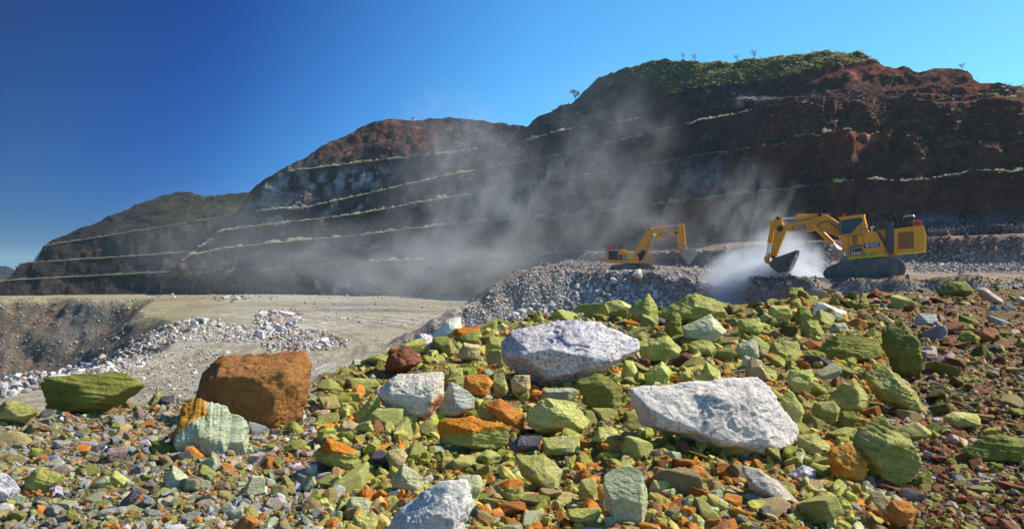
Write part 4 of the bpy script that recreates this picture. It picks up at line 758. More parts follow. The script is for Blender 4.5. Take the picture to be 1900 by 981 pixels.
# summit scrub
poly = [(1158, 130), (1172, 124), (1210, 113), (1290, 113), (1400, 106), (1480, 99), (1540, 92), (1600, 96), (1640, 112), (1600, 116), (1530, 130), (1420, 152), (1300, 162), (1240, 178), (1205, 160)]
g = G.reshape(-1, 3); x = CX + F * g[:, 0] / g[:, 1]; y = CY - F * g[:, 2] / g[:, 1]; ok = np.where(inpoly(x, y, poly))[0]; i = rg.choice(ok, 2600); pos = g[i] + rg.normal(0, 0.7, (2600, 3)) * (1, 1, 0.1)
mixr = rg.random((2600, 1)); tuft_field('summit_scrub', pos, rg.uniform(0.3, 0.6, 2600) * 1.0, np.where(mixr < 0.55, np.array((0.46, 0.46, 0.13)), np.where(mixr < 0.7, GRN * 0.6, STRAW * 0.7)) * rg.uniform(0.7, 1.3, (2600, 1)), 'low green scrub and spinifex covering the summit slope', 4)
g = left[2].reshape(-1, 3); x = CX + F * g[:, 0] / g[:, 1]; y = CY - F * g[:, 2] / g[:, 1]; ok = np.where(inpoly(x, y, [(250, 385), (330, 355), (460, 358), (450, 400), (300, 430)]))[0]; i = rg.choice(ok, 900)
lrows = [2 + k * 17 + 14 for k in range(3)]; lp = np.concatenate([left[2][r_][::2] for r_ in lrows]); lp = lp[(lp[:, 0] / lp[:, 1] * F + CX > 0)]
pos = np.concatenate([g[i], lp, lp + rg.normal(0, .4, lp.shape) * (1, 1, .1)]); tuft_field('far_hill_scrub', pos, rg.uniform(0.4, 1.0, len(pos)), np.where((np.arange(len(pos)) < 900)[:, None], GRN * 0.4, STRAW * 0.6), 'sparse low scrub on the far terraced hill', 6)
def tree(px, depthrow, h, lab, bare=False, seed=1, group=None):
    gi = np.argmin(np.abs(mpx - px)); p = G[-5, gi] if depthrow is None else G[depthrow, gi]
    root = bpy.data.objects.new('small_tree', None); C.objects.link(root); root.location = p - np.array((0, 0, 0.4)); setup(root, lab, 'tree', group)
    r_ = random.Random(seed); bm = bmesh.new()
    def limb(a, b, r0, r1):
        a, b = Vector(a), Vector(b); d = (b - a); q = d.to_track_quat('Z', 'Y'); ring = []
        for pt, rr_ in ((a, r0), (b, r1)): ring.append([bm.verts.new(pt + q @ Vector((math.cos(t) * rr_, math.sin(t) * rr_, 0))) for t in (0, 1.26, 2.51, 3.77, 5.03)])
        for j in range(5): bm.faces.new((ring[0][j], ring[0][(j + 1) % 5], ring[1][(j + 1) % 5], ring[1][j]))
    tips = []
    limb((0, 0, -0.5), (0.05 * h, 0, 0.35 * h), 0.035 * h, 0.025 * h)
    for j in range(7):
        a = j * 0.9 + r_.random(); e_ = Vector((0.05 * h, 0, 0.33 * h)); t = Vector((math.cos(a) * r_.uniform(.15, .35) * h, math.sin(a) * .3 * h, r_.uniform(.6, .95) * h)); limb(e_, t, 0.018 * h, 0.008 * h); tips.append(t)
        for _ in range(4): t2 = t + Vector((r_.uniform(-.15, .15), r_.uniform(-.15, .15), r_.uniform(-.02, .15))) * h; limb(e_.lerp(t, r_.uniform(.5, 1)), t2, 0.008 * h, 0.003 * h); tips.append(t2)
    me = bpy.data.meshes.new('trunk'); bm.to_mesh(me); bm.free(); g2 = NT('bark'); g2.fin((0.16, 0.12, 0.09), 0.9); link('trunk', me, g2.m, root)
    rg2 = np.random.default_rng(seed); n = 90 if bare else 420; tp = np.array([t[:] for t in tips]); c = tp[rg2.integers(0, len(tp), n)] + rg2.normal(0, 0.065 * h, (n, 3)); d1 = rg2.normal(0, 1, (n, 3)) * 0.045 * h; d2 = rg2.normal(0, 1, (n, 3)) * 0.03 * h
    v = np.stack([c - d1, c + d2, c + d1], 1).reshape(-1, 3); col = (np.array((0.14, 0.17, 0.07)) if not bare else np.array((0.25, 0.2, 0.2))) * rg2.uniform(.6, 1.3, (3 * n, 1))
    link('crown', mesh_np('crown', v, np.arange(3 * n).reshape(-1, 3), col, False), M['leaf'], root)
tree(1068, None, 5.2, 'small green tree alone on the shoulder of the big hill against the sky', False, 3)
for px, h, lb in ((1268, 2.6, 'first thin dry bush from the left on the green summit skyline'), (1290, 3.0, 'second thin dry bush from the left on the green summit skyline'), (1372, 3.0, 'third thin dry bush from the left on the green summit skyline'), (1402, 3.4, 'tall thin dry bush just before the highest hump of the skyline'), (1785, 2.4, 'thin dry bush on the lower right hump of the skyline')):
    tree(px, None, h, lb, True, int(px), 'dry bushes on the skyline')

# ------------------------------------------------------------------ machine parts
def pmat(name, col, rough=0.45, metal=0.0, dirt=0.5, dcol=(0.32, 0.22, 0.13), spec=0.5, scale=1.2):
    g = NT(name); tcn = g.n('TexCoord'); v = tcn.outputs['Object']; n = g.noise(v, scale, 8, 0.7)
    c = g.mix(g.math('MULTIPLY', g.ramp(n, [(0.42, 0.0), (0.72, 1.0)]), dirt), col, dcol); c = g.mix(1.0, c, g.ramp(g.noise(v, scale * 6, 5, 0.7), [(0.3, 0.85), (0.7, 1.08)]), 'MULTIPLY')
    return g.fin(c, g.ramp(n, [(0.3, rough), (0.7, min(1, rough + 0.3))]), g.bump(g.noise(v, scale * 8, 5), 0.15, 0.02), spec, metal)
M['yellow'] = pmat('machine_yellow_paint', (0.92, 0.37, 0.006), 0.35, 0, 0.22)
M['yellow2'] = pmat('dusty_yellow_paint', (0.88, 0.34, 0.012), 0.5, 0, 0.32, (0.4, 0.28, 0.2))
M['track'] = pmat('track_steel', (0.12, 0.10, 0.09), 0.6, 0.0, 0.9, (0.30, 0.25, 0.22))
M['black'] = pmat('black_metal', (0.02, 0.02, 0.025), 0.5, 0.2, 0.2)
M['dgrey'] = pmat('dark_grey_paint', (0.055, 0.06, 0.075), 0.5, 0, 0.2)
M['glass'] = pmat('cab_glass', (0.012, 0.016, 0.02), 0.08, 0, 0.15, (0.1, 0.1, 0.1), 0.8)
M['chrome'] = pmat('chrome_rod', (0.75, 0.75, 0.78), 0.18, 1.0, 0.05)
M['bucket'] = pmat('worn_bucket_steel', (0.07, 0.065, 0.065), 0.5, 0.0, 0.8, (0.2, 0.18, 0.17))
M['red'] = pmat('red_paint', (0.6, 0.02, 0.02), 0.4, 0, 0.1)
M['reflect'] = pmat('reflective_yellow_tape', (0.75, 0.85, 0.03), 0.3, 0, 0.05)
M['redtape'] = pmat('reflective_red_tape', (0.8, 0.03, 0.05), 0.3, 0, 0.05)
M['blue'] = pmat('blue_sign_plate', (0.045, 0.04, 0.28), 0.4, 0, 0.08)
M['plate'] = pmat('dark_model_plate', (0.03, 0.025, 0.03), 0.4, 0, 0.1)
M['wht'] = pmat('white_lettering', (0.85, 0.85, 0.85), 0.5, 0, 0.02); M['orl'] = pmat('orange_lettering', (0.8, 0.2, 0.02), 0.5, 0, 0.02); M['blk'] = pmat('black_lettering', (0.03, 0.05, 0.02), 0.5, 0, 0.02)
M['soil'] = rock_mat('blasted_soil', (0.20, 0.17, 0.16), (0.35, 0.32, 0.33), (0.08, 0.06, 0.06), None, 0.6, None, 1, 1.0, 1.0)

class Mach:
    """a machine traced side-on: local x along it, y away from the camera, z up; q maps tracing units to metres"""
    def __init__(s, ox, oz, kx, kz): s.ox, s.oz, s.kx, s.kz = ox, oz, kx, kz
    def q(s, p): return ((p[0] - s.ox) / s.kx, (s.oz - p[1]) / s.kz)
    def prism(s, bm, pts, y0, y1, conv=True):
        P = [s.q(p) for p in pts] if conv else pts; n = len(P)
        a = [bm.verts.new((x, y0, z)) for x, z in P]; b = [bm.verts.new((x, y1, z)) for x, z in P]
        bm.faces.new(a); bm.faces.new(b[::-1])
        for i in range(n): bm.faces.new((a[i], b[i], b[(i + 1) % n], a[(i + 1) % n]))
    def tube(s, bm, p0, p1, r0, y, r1=None, seg=14, conv=True):
        a = Vector((*[s.q(p0)[0]], y, s.q(p0)[1])) if conv else Vector(p0); b = Vector((s.q(p1)[0], y, s.q(p1)[1])) if conv else Vector(p1)
        r1 = r0 if r1 is None else r1; qd = (b - a).to_track_quat('Z', 'Y'); rings = []
        for pt, r in ((a, r0), (b, r1)): rings.append([bm.verts.new(pt + qd @ Vector((math.cos(t) * r, math.sin(t) * r, 0))) for t in [k * 2 * math.pi / seg for k in range(seg)]])
        for j in range(seg): bm.faces.new((rings[0][j], rings[0][(j + 1) % seg], rings[1][(j + 1) % seg], rings[1][j]))
        bm.faces.new(rings[0][::-1]); bm.faces.new(rings[1])
    def pin(s, bm, p, r, y0, y1, seg=18):
        x, z = s.q(p); s.tube(bm, (x, y0, z), (x, y1, z), r, 0, conv=False, seg=seg)
def fin(name, bm, mat, parent, bevel=0.0, label=None):
    bmesh.ops.recalc_face_normals(bm, faces=bm.faces[:]); me = bpy.data.meshes.new(name); bm.to_mesh(me); bm.free()
    o = link(name, me, mat, parent, label)
    if bevel:
        b = o.modifiers.new('edge', 'BEVEL'); b.width = bevel; b.segments = 2; b.limit_method = 'ANGLE'; b.angle_limit = R(40)
    return o
def text(body, parent, x, z, y, size, mat, ang=0.0, off=0.02, sx=1.0, name='lettering'):
    c = bpy.data.curves.new(name, 'FONT'); c.body = body; c.size = size; c.extrude = 0.01; c.offset = off * size; c.align_x = 'CENTER'; c.align_y = 'CENTER'; c.materials.append(mat)
    tmp = bpy.data.objects.new(name, c); C.objects.link(tmp); bpy.context.view_layer.update()
    me = bpy.data.meshes.new_from_object(tmp.evaluated_get(bpy.context.evaluated_depsgraph_get())); bpy.data.objects.remove(tmp)
    o = bpy.data.objects.new(name, me); C.objects.link(o); o.parent = parent
    o.matrix_local = Matrix.Translation((x, y, z)) @ Matrix.Rotation(-ang, 4, 'Y') @ Matrix.Rotation(R(90), 4, 'X') @ Matrix.Diagonal((sx, 1, 1, 1)); return o
def signplate(mc, root, pts, y, mat, name='sign_plate'):
    bm = bmesh.new(); mc.prism(bm, pts, y - 0.05, y); return fin(name, bm, mat, root)
def logo(mc, root, pts, y):
    p = signplate(mc, root, pts, y, M['blue'], 'company_sign'); q = [mc.q(a) for a in pts]; cx = sum(a[0] for a in q) / 4; cz = sum(a[1] for a in q) / 4
    wv = Vector((q[1][0] - q[0][0], q[1][1] - q[0][1])); ang = math.atan2(wv.y, wv.x); h = abs(q[3][1] - q[0][1]); L = wv.length; sz = h * 0.98; ux, uz = math.cos(ang), math.sin(ang)
    for ch, t in (('B', -0.29), ('G', 0.0), ('C', 0.29)): text(ch, p, cx + ux * t * L, cz + uz * t * L, y - 0.065, sz, M['wht'], ang, 0.018, 1.35, 'lettering')
    text('o', p, cx, cz - 0.05 * h, y - 0.085, sz * 0.55, M['orl'], ang, 0.03, 1.2, 'logo_mark')
def loop_track(mc, root, outline, y0, y1, wheel=None, wheel_r=0, rollers=(), label=None):
    """crawler: frame plate, shoes round the outline, sprocket and rollers"""
    bm = bmesh.new(); P = [Vector(mc.q(p)) for p in outline]; n = len(P); ctr = sum(P, Vector((0, 0))) / n
    inner = [tuple(ctr + (p - ctr) * 1.0 - (p - ctr).normalized() * 0.16) for p in P]
    mc.prism(bm, inner, y0 + 0.06, y1 - 0.06, False)
    t = fin('track', bm, M['track'], root, 0.0, label)
    bm = bmesh.new(); per = []
    for i in range(n):
        a, b = P[i], P[(i + 1) % n]; m = max(1, int((b - a).length / 0.05))
        for j in range(m): per.append(a.lerp(b, j / m))
    acc = 0; last = per[0]; pts = [per[0]]
    for p in per[1:]:
        acc += (p - last).length; last = p
        if acc > 0.36: pts.append(p); acc = 0
    for i in range(len(pts)):
        a, b = pts[i], pts[(i + 1) % len(pts)]; d = (b - a); L = d.length
        if L < 0.05: continue
        d.normalize(); nn = Vector((d.y, -d.x)); 
        if nn.dot(a - ctr) < 0: nn = -nn
        aa, bb = a + d * L * 0.05, a + d * L * 0.93
        mc.prism(bm, [tuple(aa - nn * .16), tuple(bb - nn * .16), tuple(bb), tuple(aa)], y0, y1, False)
        mc.prism(bm, [tuple(aa - nn * .01), tuple(aa + d * L * .14 - nn * .01), tuple(aa + d * L * .14 + nn * .07), tuple(aa + nn * .07)], y0 + .02, y1 - .02, False)
    sh = fin('track_shoes', bm, M['track'], t)
    if wheel:
        bm = bmesh.new(); mc.pin(bm, wheel, wheel_r, y0 - 0.02, y0 + 0.3, 28); mc.pin(bm, wheel, wheel_r * 0.62, y0 - 0.16, y0 - 0.0, 24); mc.pin(bm, wheel, wheel_r * 0.3, y0 - 0.26, y0 - 0.15, 18)
        for k in range(12):
            a = k * math.pi / 6; x, z = mc.q(wheel); mc.tube(bm, (x + math.cos(a) * wheel_r * .78, y0 - .08, z + math.sin(a) * wheel_r * .78), (x + math.cos(a) * wheel_r * .78, y0, z + math.sin(a) * wheel_r * .78), .06, 0, conv=False, seg=8)
        fin('sprocket', bm, M['track'], t, 0.02)
    for r_ in rollers:
        bm = bmesh.new(); mc.pin(bm, r_, 0.24, y0 - 0.03, y0 + 0.3, 14); fin('roller', bm, M['track'], t)
    return t
def rail(mc, root, posts, h, y, r=0.035, mat='dgrey', name='railing'):
    bm = bmesh.new(); P = [mc.q(p) for p in posts]
    for x, z in P: mc.tube(bm, (x, y, z), (x, y, z + h), r, 0, conv=False, seg=6)
    for a, b in zip(P, P[1:]):
        for t in (0.5, 1.0): mc.tube(bm, (a[0], y, a[1] + h * t), (b[0], y, b[1] + h * t), r, 0, conv=False, seg=6)
    return fin(name, bm, M[mat], root)
def cylinder(mc, root, a, b, c, rb, rr, ys, ym, name):
    """hydraulic ram: barrel a-b, chromed rod b-c, one object per ram"""
    for y in ys:
        bm = bmesh.new(); mc.tube(bm, a, b, rb, y); mc.pin(bm, a, rb * 1.25, y - rb, y + rb); mc.tube(bm, (b[0] * .97 + a[0] * .03, b[1] * .97 + a[1] * .03), b, rb * 1.15, y)
        o = fin(name, bm, M[ym], root, 0.02); bm = bmesh.new(); mc.tube(bm, b, c, rr, y, seg=10); mc.pin(bm, c, rb * 0.95, y - rb * .8, y + rb * .8); fin('rod', bm, M['chrome'], o)

def excavator_near():
    az = math.atan((1612 - CX) / F); kz = 5.278 * F / 105.0; kx = kz / math.cos(az)
    mc = Mach(1180, 738, kx, kz); root = bpy.data.objects.new('excavator', None); C.objects.link(root)
    px = 1380 + 1180 / 5.278; root.location = ((px - CX) / F * 105, 105, -1.80); root.rotation_euler = (0, 0, -az - R(4)); setup(root, 'large orange yellow mining excavator on the ledge at right with its bucket lowered into dust', 'excavator', 'mining excavators')
    out = [(800, 712), (797, 690), (803, 668), (822, 645), (860, 620), (960, 580), (1100, 556), (1280, 547), (1470, 545), (1525, 560), (1562, 595), (1576, 640), (1568, 685), (1545, 718), (1510, 738), (860, 738), (820, 730)]
    rol = [(900 + i * 72, 708) for i in range(7)]
    loop_track(mc, root, out, -3.3, -2.35, (1455, 655), 1.12, rol); loop_track(mc, root, out, 2.35, 3.3)
    bm = bmesh.new(); mc.prism(bm, [(1000, 640), (1080, 560), (1400, 560), (1450, 640)], -2.3, 2.3); mc.tube(bm, (mc.q((1230, 0))[0], 0, mc.q((0, 600))[1]), (mc.q((1230, 0))[0], 0, mc.q((0, 535))[1]), 1.9, 0, conv=False, seg=28); fin('undercarriage', bm, M['black'], root)
    # machinery house, front half with the slanted cut
    bm = bmesh.new(); mc.prism(bm, [(1037, 556), (1020, 500), (1000, 440), (975, 385), (947, 352), (944, 320), (1230, 298), (1310, 290), (1418, 470), (1422, 520), (1240, 540)], -2.9, -1.2)
    mc.prism(bm, [(1037, 556), (1020, 500), (1000, 440), (990, 400), (1310, 300), (1500, 290), (1500, 515), (1240, 540)], -1.2, 2.9); body = fin('body', bm, M['yellow'], root, 0.05)
    bm = bmesh.new(); mc.prism(bm, [(1312, 280), (1402, 272), (1402, 520), (1424, 516), (1420, 465)], -2.7, -1.1); fin('body_panel', bm, M['yellow2'], root, 0.03)
    bm = bmesh.new(); mc.prism(bm, [(1322, 280), (1334, 279), (1418, 430), (1418, 462)], -3.0, -2.6); fin('diagonal_brace', bm, M['dgrey'], root)
    bm = bmesh.new()
    for (x0, x1, z0, z1) in ((1040, 1045, 325, 550), (1192, 1196, 315, 540)): mc.prism(bm, [(x0, z1), (x0, z0), (x1, z0), (x1, z1)], -2.93, -2.88)
    fin('panel_seam', bm, M['dgrey'], body)
    # counterweight and engine housing
    bm = bmesh.new(); mc.prism(bm, [(1476, 508), (1476, 268), (1600, 256), (1748, 243), (1771, 330), (1770, 420), (1757, 486), (1640, 497)], -3.0, 3.0); cw = fin('counterweight', bm, M['yellow'], root, 0.06)
    bm = bmesh.new(); mc.prism(bm, [(1515, 306), (1660, 292), (1664, 448), (1520, 462)], -3.02, -2.97); gr = fin('radiator_grille', bm, M['black'], root)
    for i in range(9):
        z = 312 + i * 17; bm = bmesh.new(); dz = -(14) * 1.0; mc.prism(bm, [(1515, z + 5), (1515, z), (1662, z + dz), (1662, z + dz + 6)], -3.10, -3.0); fin('louvre', bm, M['yellow2'], gr)
    bm = bmesh.new(); mc.prism(bm, [(1742, 248), (1750, 248), (1771, 335), (1768, 425), (1756, 480), (1746, 480), (1757, 420), (1760, 335)], -3.07, -3.0); mc.prism(bm, [(1700, 425), (1766, 422), (1766, 429), (1700, 432)], -3.05, -3.0)
    mc.prism(bm, [(1520, 500), (1640, 490), (1700, 486), (1700, 494), (1640, 500), (1520, 508)], -3.06, -3.0); fin('reflective_stripe', bm, M['reflect'], root)
    bm = bmesh.new(); mc.prism(bm, [(1751, 250), (1757, 262), (1778, 335), (1775, 425), (1760, 484), (1757, 480), (1771, 420), (1773, 335)], -3.09, -2.6); fin('rear_stripe', bm, M['redtape'], root)
    bm = bmesh.new(); mc.prism(bm, [(1037, 557), (1037, 548), (1240, 530), (1415, 513), (1415, 521), (1240, 539)], -2.97, -2.9); fin('reflective_stripe', bm, M['reflect'], root)
    bm = bmesh.new(); mc.prism(bm, [(1408, 492), (1408, 212), (1440, 206), (1474, 206), (1474, 488)], -3.25, -2.3); fin('air_duct', bm, M['dgrey'], root, 0.05)
    # cab
    bm = bmesh.new(); mc.prism(bm, [(966, 318), (958, 152), (1192, 128), (1236, 300)], -2.85, -0.9); cab = fin('cab', bm, M['yellow'], root, 0.06)
    bm = bmesh.new(); mc.prism(bm, [(966, 178), (1165, 152), (1186, 190), (1052, 312), (974, 312)], -2.93, -2.80); mc.prism(bm, [(952, 300), (948, 180), (964, 178), (972, 300)], -2.7, -1.05); fin('window', bm, M['glass'], cab)
    bm = bmesh.new(); mc.prism(bm, [(945, 158), (945, 148), (1195, 122), (1200, 134)], -3.0, -0.75); fin('cab_roof', bm, M['yellow'], cab, 0.02)
    x, z = mc.q((993, 135)); bm = bmesh.new(); mc.tube(bm, (x, -1.8, z - .1), (x, -1.8, z + .3), .12, 0, conv=False); fin('beacon', bm, M['red'], cab)
    bm = bmesh.new(); mc.tube(bm, (mc.q((940, 0))[0], -2.9, mc.q((0, 152))[1]), (mc.q((962, 0))[0], -2.9, mc.q((0, 152))[1]), .1, 0, conv=False); fin('work_light', bm, M['black'], cab)
    rail(mc, root, [(962, 325), (1040, 318), (1105, 312), (1170, 306), (1232, 300)], 1.0, -3.05, 0.025); rail(mc, root, [(1232, 285), (1275, 282), (1320, 280), (1365, 276), (1402, 272)], 1.15, -2.6, 0.028); rail(mc, root, [(1240, 285), (1300, 282), (1365, 276), (1402, 272)], 1.15, 2.6, 0.028)
    rail(mc, root, [(1510, 262), (1560, 258), (1610, 254), (1660, 250), (1700, 246), (1742, 243)], 1.2, -2.7, 0.03); rail(mc, root, [(1510, 262), (1610, 254), (1742, 243)], 1.25, 2.7, 0.03)
    bm = bmesh.new(); mc.prism(bm, [(944, 330), (944, 318), (1228, 296), (1228, 306)], -3.15, -2.85); fin('catwalk', bm, M['yellow2'], root)
    bm = bmesh.new()
    for dx in (0, 38): mc.tube(bm, (1088 + dx, 318), (1092 + dx, 412), 0.03, -3.05, seg=6)
    for k in range(8): mc.tube(bm, (1089, 330 + k * 11), (1128, 326 + k * 11), 0.025, -3.05, seg=6)
    fin('ladder', bm, M['dgrey'], root)
    # deck equipment: exhausts, air cleaners, extinguisher tank
    bm = bmesh.new(); mc.tube(bm, (1478, 262), (1476, 105), 0.13, -1.2); mc.tube(bm, (1505, 262), (1503, 112), 0.07, -1.5); mc.tube(bm, (1465, 150), (1490, 150), 0.22, -1.2); fin('exhaust_stack', bm, M['black'], root)
    bm = bmesh.new(); mc.prism(bm, [(1520, 262), (1516, 118), (1590, 118), (1600, 150), (1650, 152), (1664, 175), (1664, 250)], -1.6, 0.6); fin('air_cleaner', bm, M['black'], root, 0.08)
    bm = bmesh.new(); mc.tube(bm, (1560, 152), (1648, 140), 0.1, -1.8); mc.tube(bm, (1648, 140), (1664, 158), 0.1, -1.8); fin('intake_pipe', bm, M['chrome'], root)
    bm = bmesh.new(); mc.tube(bm, (1670, 222), (1728, 216), 0.36, -2.1); mc.tube(bm, (1640, 200), (1655, 235), 0.2, -2.0); fin('fuel_tank', bm, M['red'], root, 0.05)
    bm = bmesh.new(); mc.prism(bm, [(1254, 255), (1254, 238), (1288, 234), (1288, 250)], -2.5, -2.1); mc.tube(bm, (1268, 252), (1268, 285), 0.05, -2.3); fin('work_light', bm, M['wht'], root)
    # boom
    bm = bmesh.new(); mc.prism(bm, [(990, 330), (930, 333), (850, 305), (775, 275), (705, 250), (640, 274), (450, 266), (345, 262), (318, 245), (322, 222), (360, 203), (500, 182), (620, 156), (700, 132), (748, 100), (800, 104), (860, 140), (965, 215), (1010, 300)], -0.85, 0.55); boom = fin('boom', bm, M['yellow'], root, 0.06)
    bm = bmesh.new(); mc.pin(bm, (675, 208), 0.34, -1.15, 0.85); mc.pin(bm, (742, 105), 0.27, -0.95, 0.65); mc.pin(bm, (326, 238), 0.40, -0.97, 0.7); fin('pin', bm, M['black'], boom)
    bm = bmesh.new()
    pts = [(712, 235), (735, 205), (770, 180), (810, 174), (850, 190), (885, 215), (925, 240)]
    for a, b in zip(pts, pts[1:]): mc.tube(bm, a, b, 0.06, -0.93, seg=8)
    fin('hydraulic_hose', bm, M['black'], boom); bm = bmesh.new()
    pts = [(770, 100), (810, 88), (840, 105), (850, 140)]
    for a, b in zip(pts, pts[1:]): mc.tube(bm, a, b, 0.07, -0.3, seg=8)
    fin('hydraulic_hose', bm, M['black'], boom)
    cylinder(mc, root, (680, 215), (865, 395), (1000, 500), 0.30, 0.13, (-1.1, 0.85), 'yellow', 'boom_cylinder')
    cylinder(mc, root, (742, 112), (485, 127), (300, 130), 0.24, 0.11, (-0.3, 0.25), 'yellow', 'arm_cylinder')
    bm = bmesh.new(); mc.tube(bm, (500, 100), (540, 88), .05, -0.45, seg=8); mc.tube(bm, (540, 88), (580, 100), .05, -0.45, seg=8); mc.tube(bm, (580, 100), (720, 97), .05, -0.45, seg=8); mc.tube(bm, (485, 115), (505, 98), .05, -0.45, seg=8); fin('oil_pipe', bm, M['yellow2'], root)
    # stick
    bm = bmesh.new(); mc.prism(bm, [(272, 128), (300, 116), (336, 116), (350, 125), (335, 150), (352, 195), (378, 240), (370, 290), (340, 370), (300, 470), (278, 530), (250, 552), (222, 535), (215, 500), (225, 420), (245, 330), (262, 250), (250, 195), (228, 175), (232, 152)], -0.55, 0.35); arm = fin('arm', bm, M['yellow'], root, 0.05)
    bm = bmesh.new(); mc.pin(bm, (300, 130), 0.2, -0.85, 0.6); mc.pin(bm, (243, 163), 0.2, -0.75, 0.55); mc.pin(bm, (248, 530), 0.22, -0.9, 0.7); fin('pin', bm, M['black'], arm)
    cylinder(mc, root, (243, 165), (202, 382), (180, 510), 0.19, 0.10, (-0.85, 0.6), 'yellow', 'bucket_cylinder')
    for y0 in (-0.95, 0.5):
        bm = bmesh.new(); mc.prism(bm, [(150, 545), (165, 512), (195, 488), (240, 480), (262, 496), (240, 512), (208, 520), (190, 540), (195, 570), (212, 590), (190, 596), (162, 578)], y0, y0 + 0.25); fin('bucket_link', bm, M['yellow'], root, 0.03)
    # bucket: two cheeks, curved shell, teeth, heaped soil
    cheek = [(216, 596), (262, 545), (300, 530), (495, 466), (494, 500), (470, 560), (432, 655), (392, 704), (345, 700), (280, 662), (238, 625)]
    bm = bmesh.new()
    for y in (-1.95, 1.65): mc.prism(bm, cheek, y, y + 0.12)
    sh = [(216, 596), (238, 625), (280, 662), (345, 702), (392, 706), (432, 656), (470, 560), (494, 500)]; ins = [(226, 590), (245, 615), (285, 650), (345, 688), (386, 692), (422, 650), (460, 556), (488, 500)]
    for i in range(len(sh) - 1): mc.prism(bm, [sh[i], sh[i + 1], ins[i + 1], ins[i]], -1.84, 1.66)
    mc.prism(bm, [(216, 596), (262, 545), (275, 552), (232, 600)], -1.84, 1.66)
    bk = fin('bucket', bm, M['bucket'], root, 0.02)
    for k in range(5):
        y = -1.85 + k * 0.78; bm = bmesh.new(); mc.prism(bm, [(478, 520), (498, 455), (503, 470), (490, 520)], y, y + 0.35); fin('tooth', bm, M['bucket'], bk)
    v, f = lump(4, 777, 0.45, 9, 0.10); x, z = mc.q((375, 545)); v = v * np.array((1.75, 1.75, 1.3)); a = R(16); v = np.stack([v[:, 0] * math.cos(a) - v[:, 2] * math.sin(a), v[:, 1], v[:, 0] * math.sin(a) + v[:, 2] * math.cos(a)], -1) + np.array((x, -0.15, z))
    link('soil_load', mesh_np('soil_load', v, f, None, True), M['soil'], bk)
    # signs and writing
    logo(mc, root, [(1197, 447), (1348, 436), (1345, 394), (1197, 410)], -2.93)
    logo(mc, boom, [(462, 250), (594, 242), (592, 205), (460, 216)], -0.88)
    p = signplate(mc, root, [(1062, 516), (1178, 508), (1176, 416), (1060, 426)], -2.93, M['plate'], 'model_plate')
    x, z = mc.q((1092, 470)); text('PC', p, x, z, -3.0, 0.38, M['orl'], R(4), 0.02, 1.2); x, z = mc.q((1120, 496)); text('3600', p, x, z, -3.0, 0.50, M['wht'], R(4), 0.02, 1.25)
    bm = bmesh.new(); mc.prism(bm, [(1064, 440), (1174, 432), (1174, 435), (1064, 443)], -3.0, -2.97); mc.prism(bm, [(1064, 452), (1174, 444), (1174, 446), (1064, 454)], -3.0, -2.97); fin('stripe', bm, M['wht'], p)
    p = signplate(mc, root, [(1202, 524), (1296, 518), (1294, 488), (1204, 494)], -2.94, M['reflect'], 'number_plate'); x, z = mc.q((1249, 506)); text('EX009', p, x, z, -3.0, 0.42, M['blk'], R(4), 0.02, 1.1)
    bm = bmesh.new()
    for a, b in ((1020, 1052), (1058, 1075), (1082, 1128), (1134, 1178)): mc.prism(bm, [(a, 336 - (a - 1020) * .08), (a, 329 - (a - 1020) * .08), (b, 329 - (b - 1020) * .08), (b, 336 - (b - 1020) * .08)], -2.94, -2.905)
    fin('worn_marking', bm, M['blk'], body)
    return root
excavator_near()

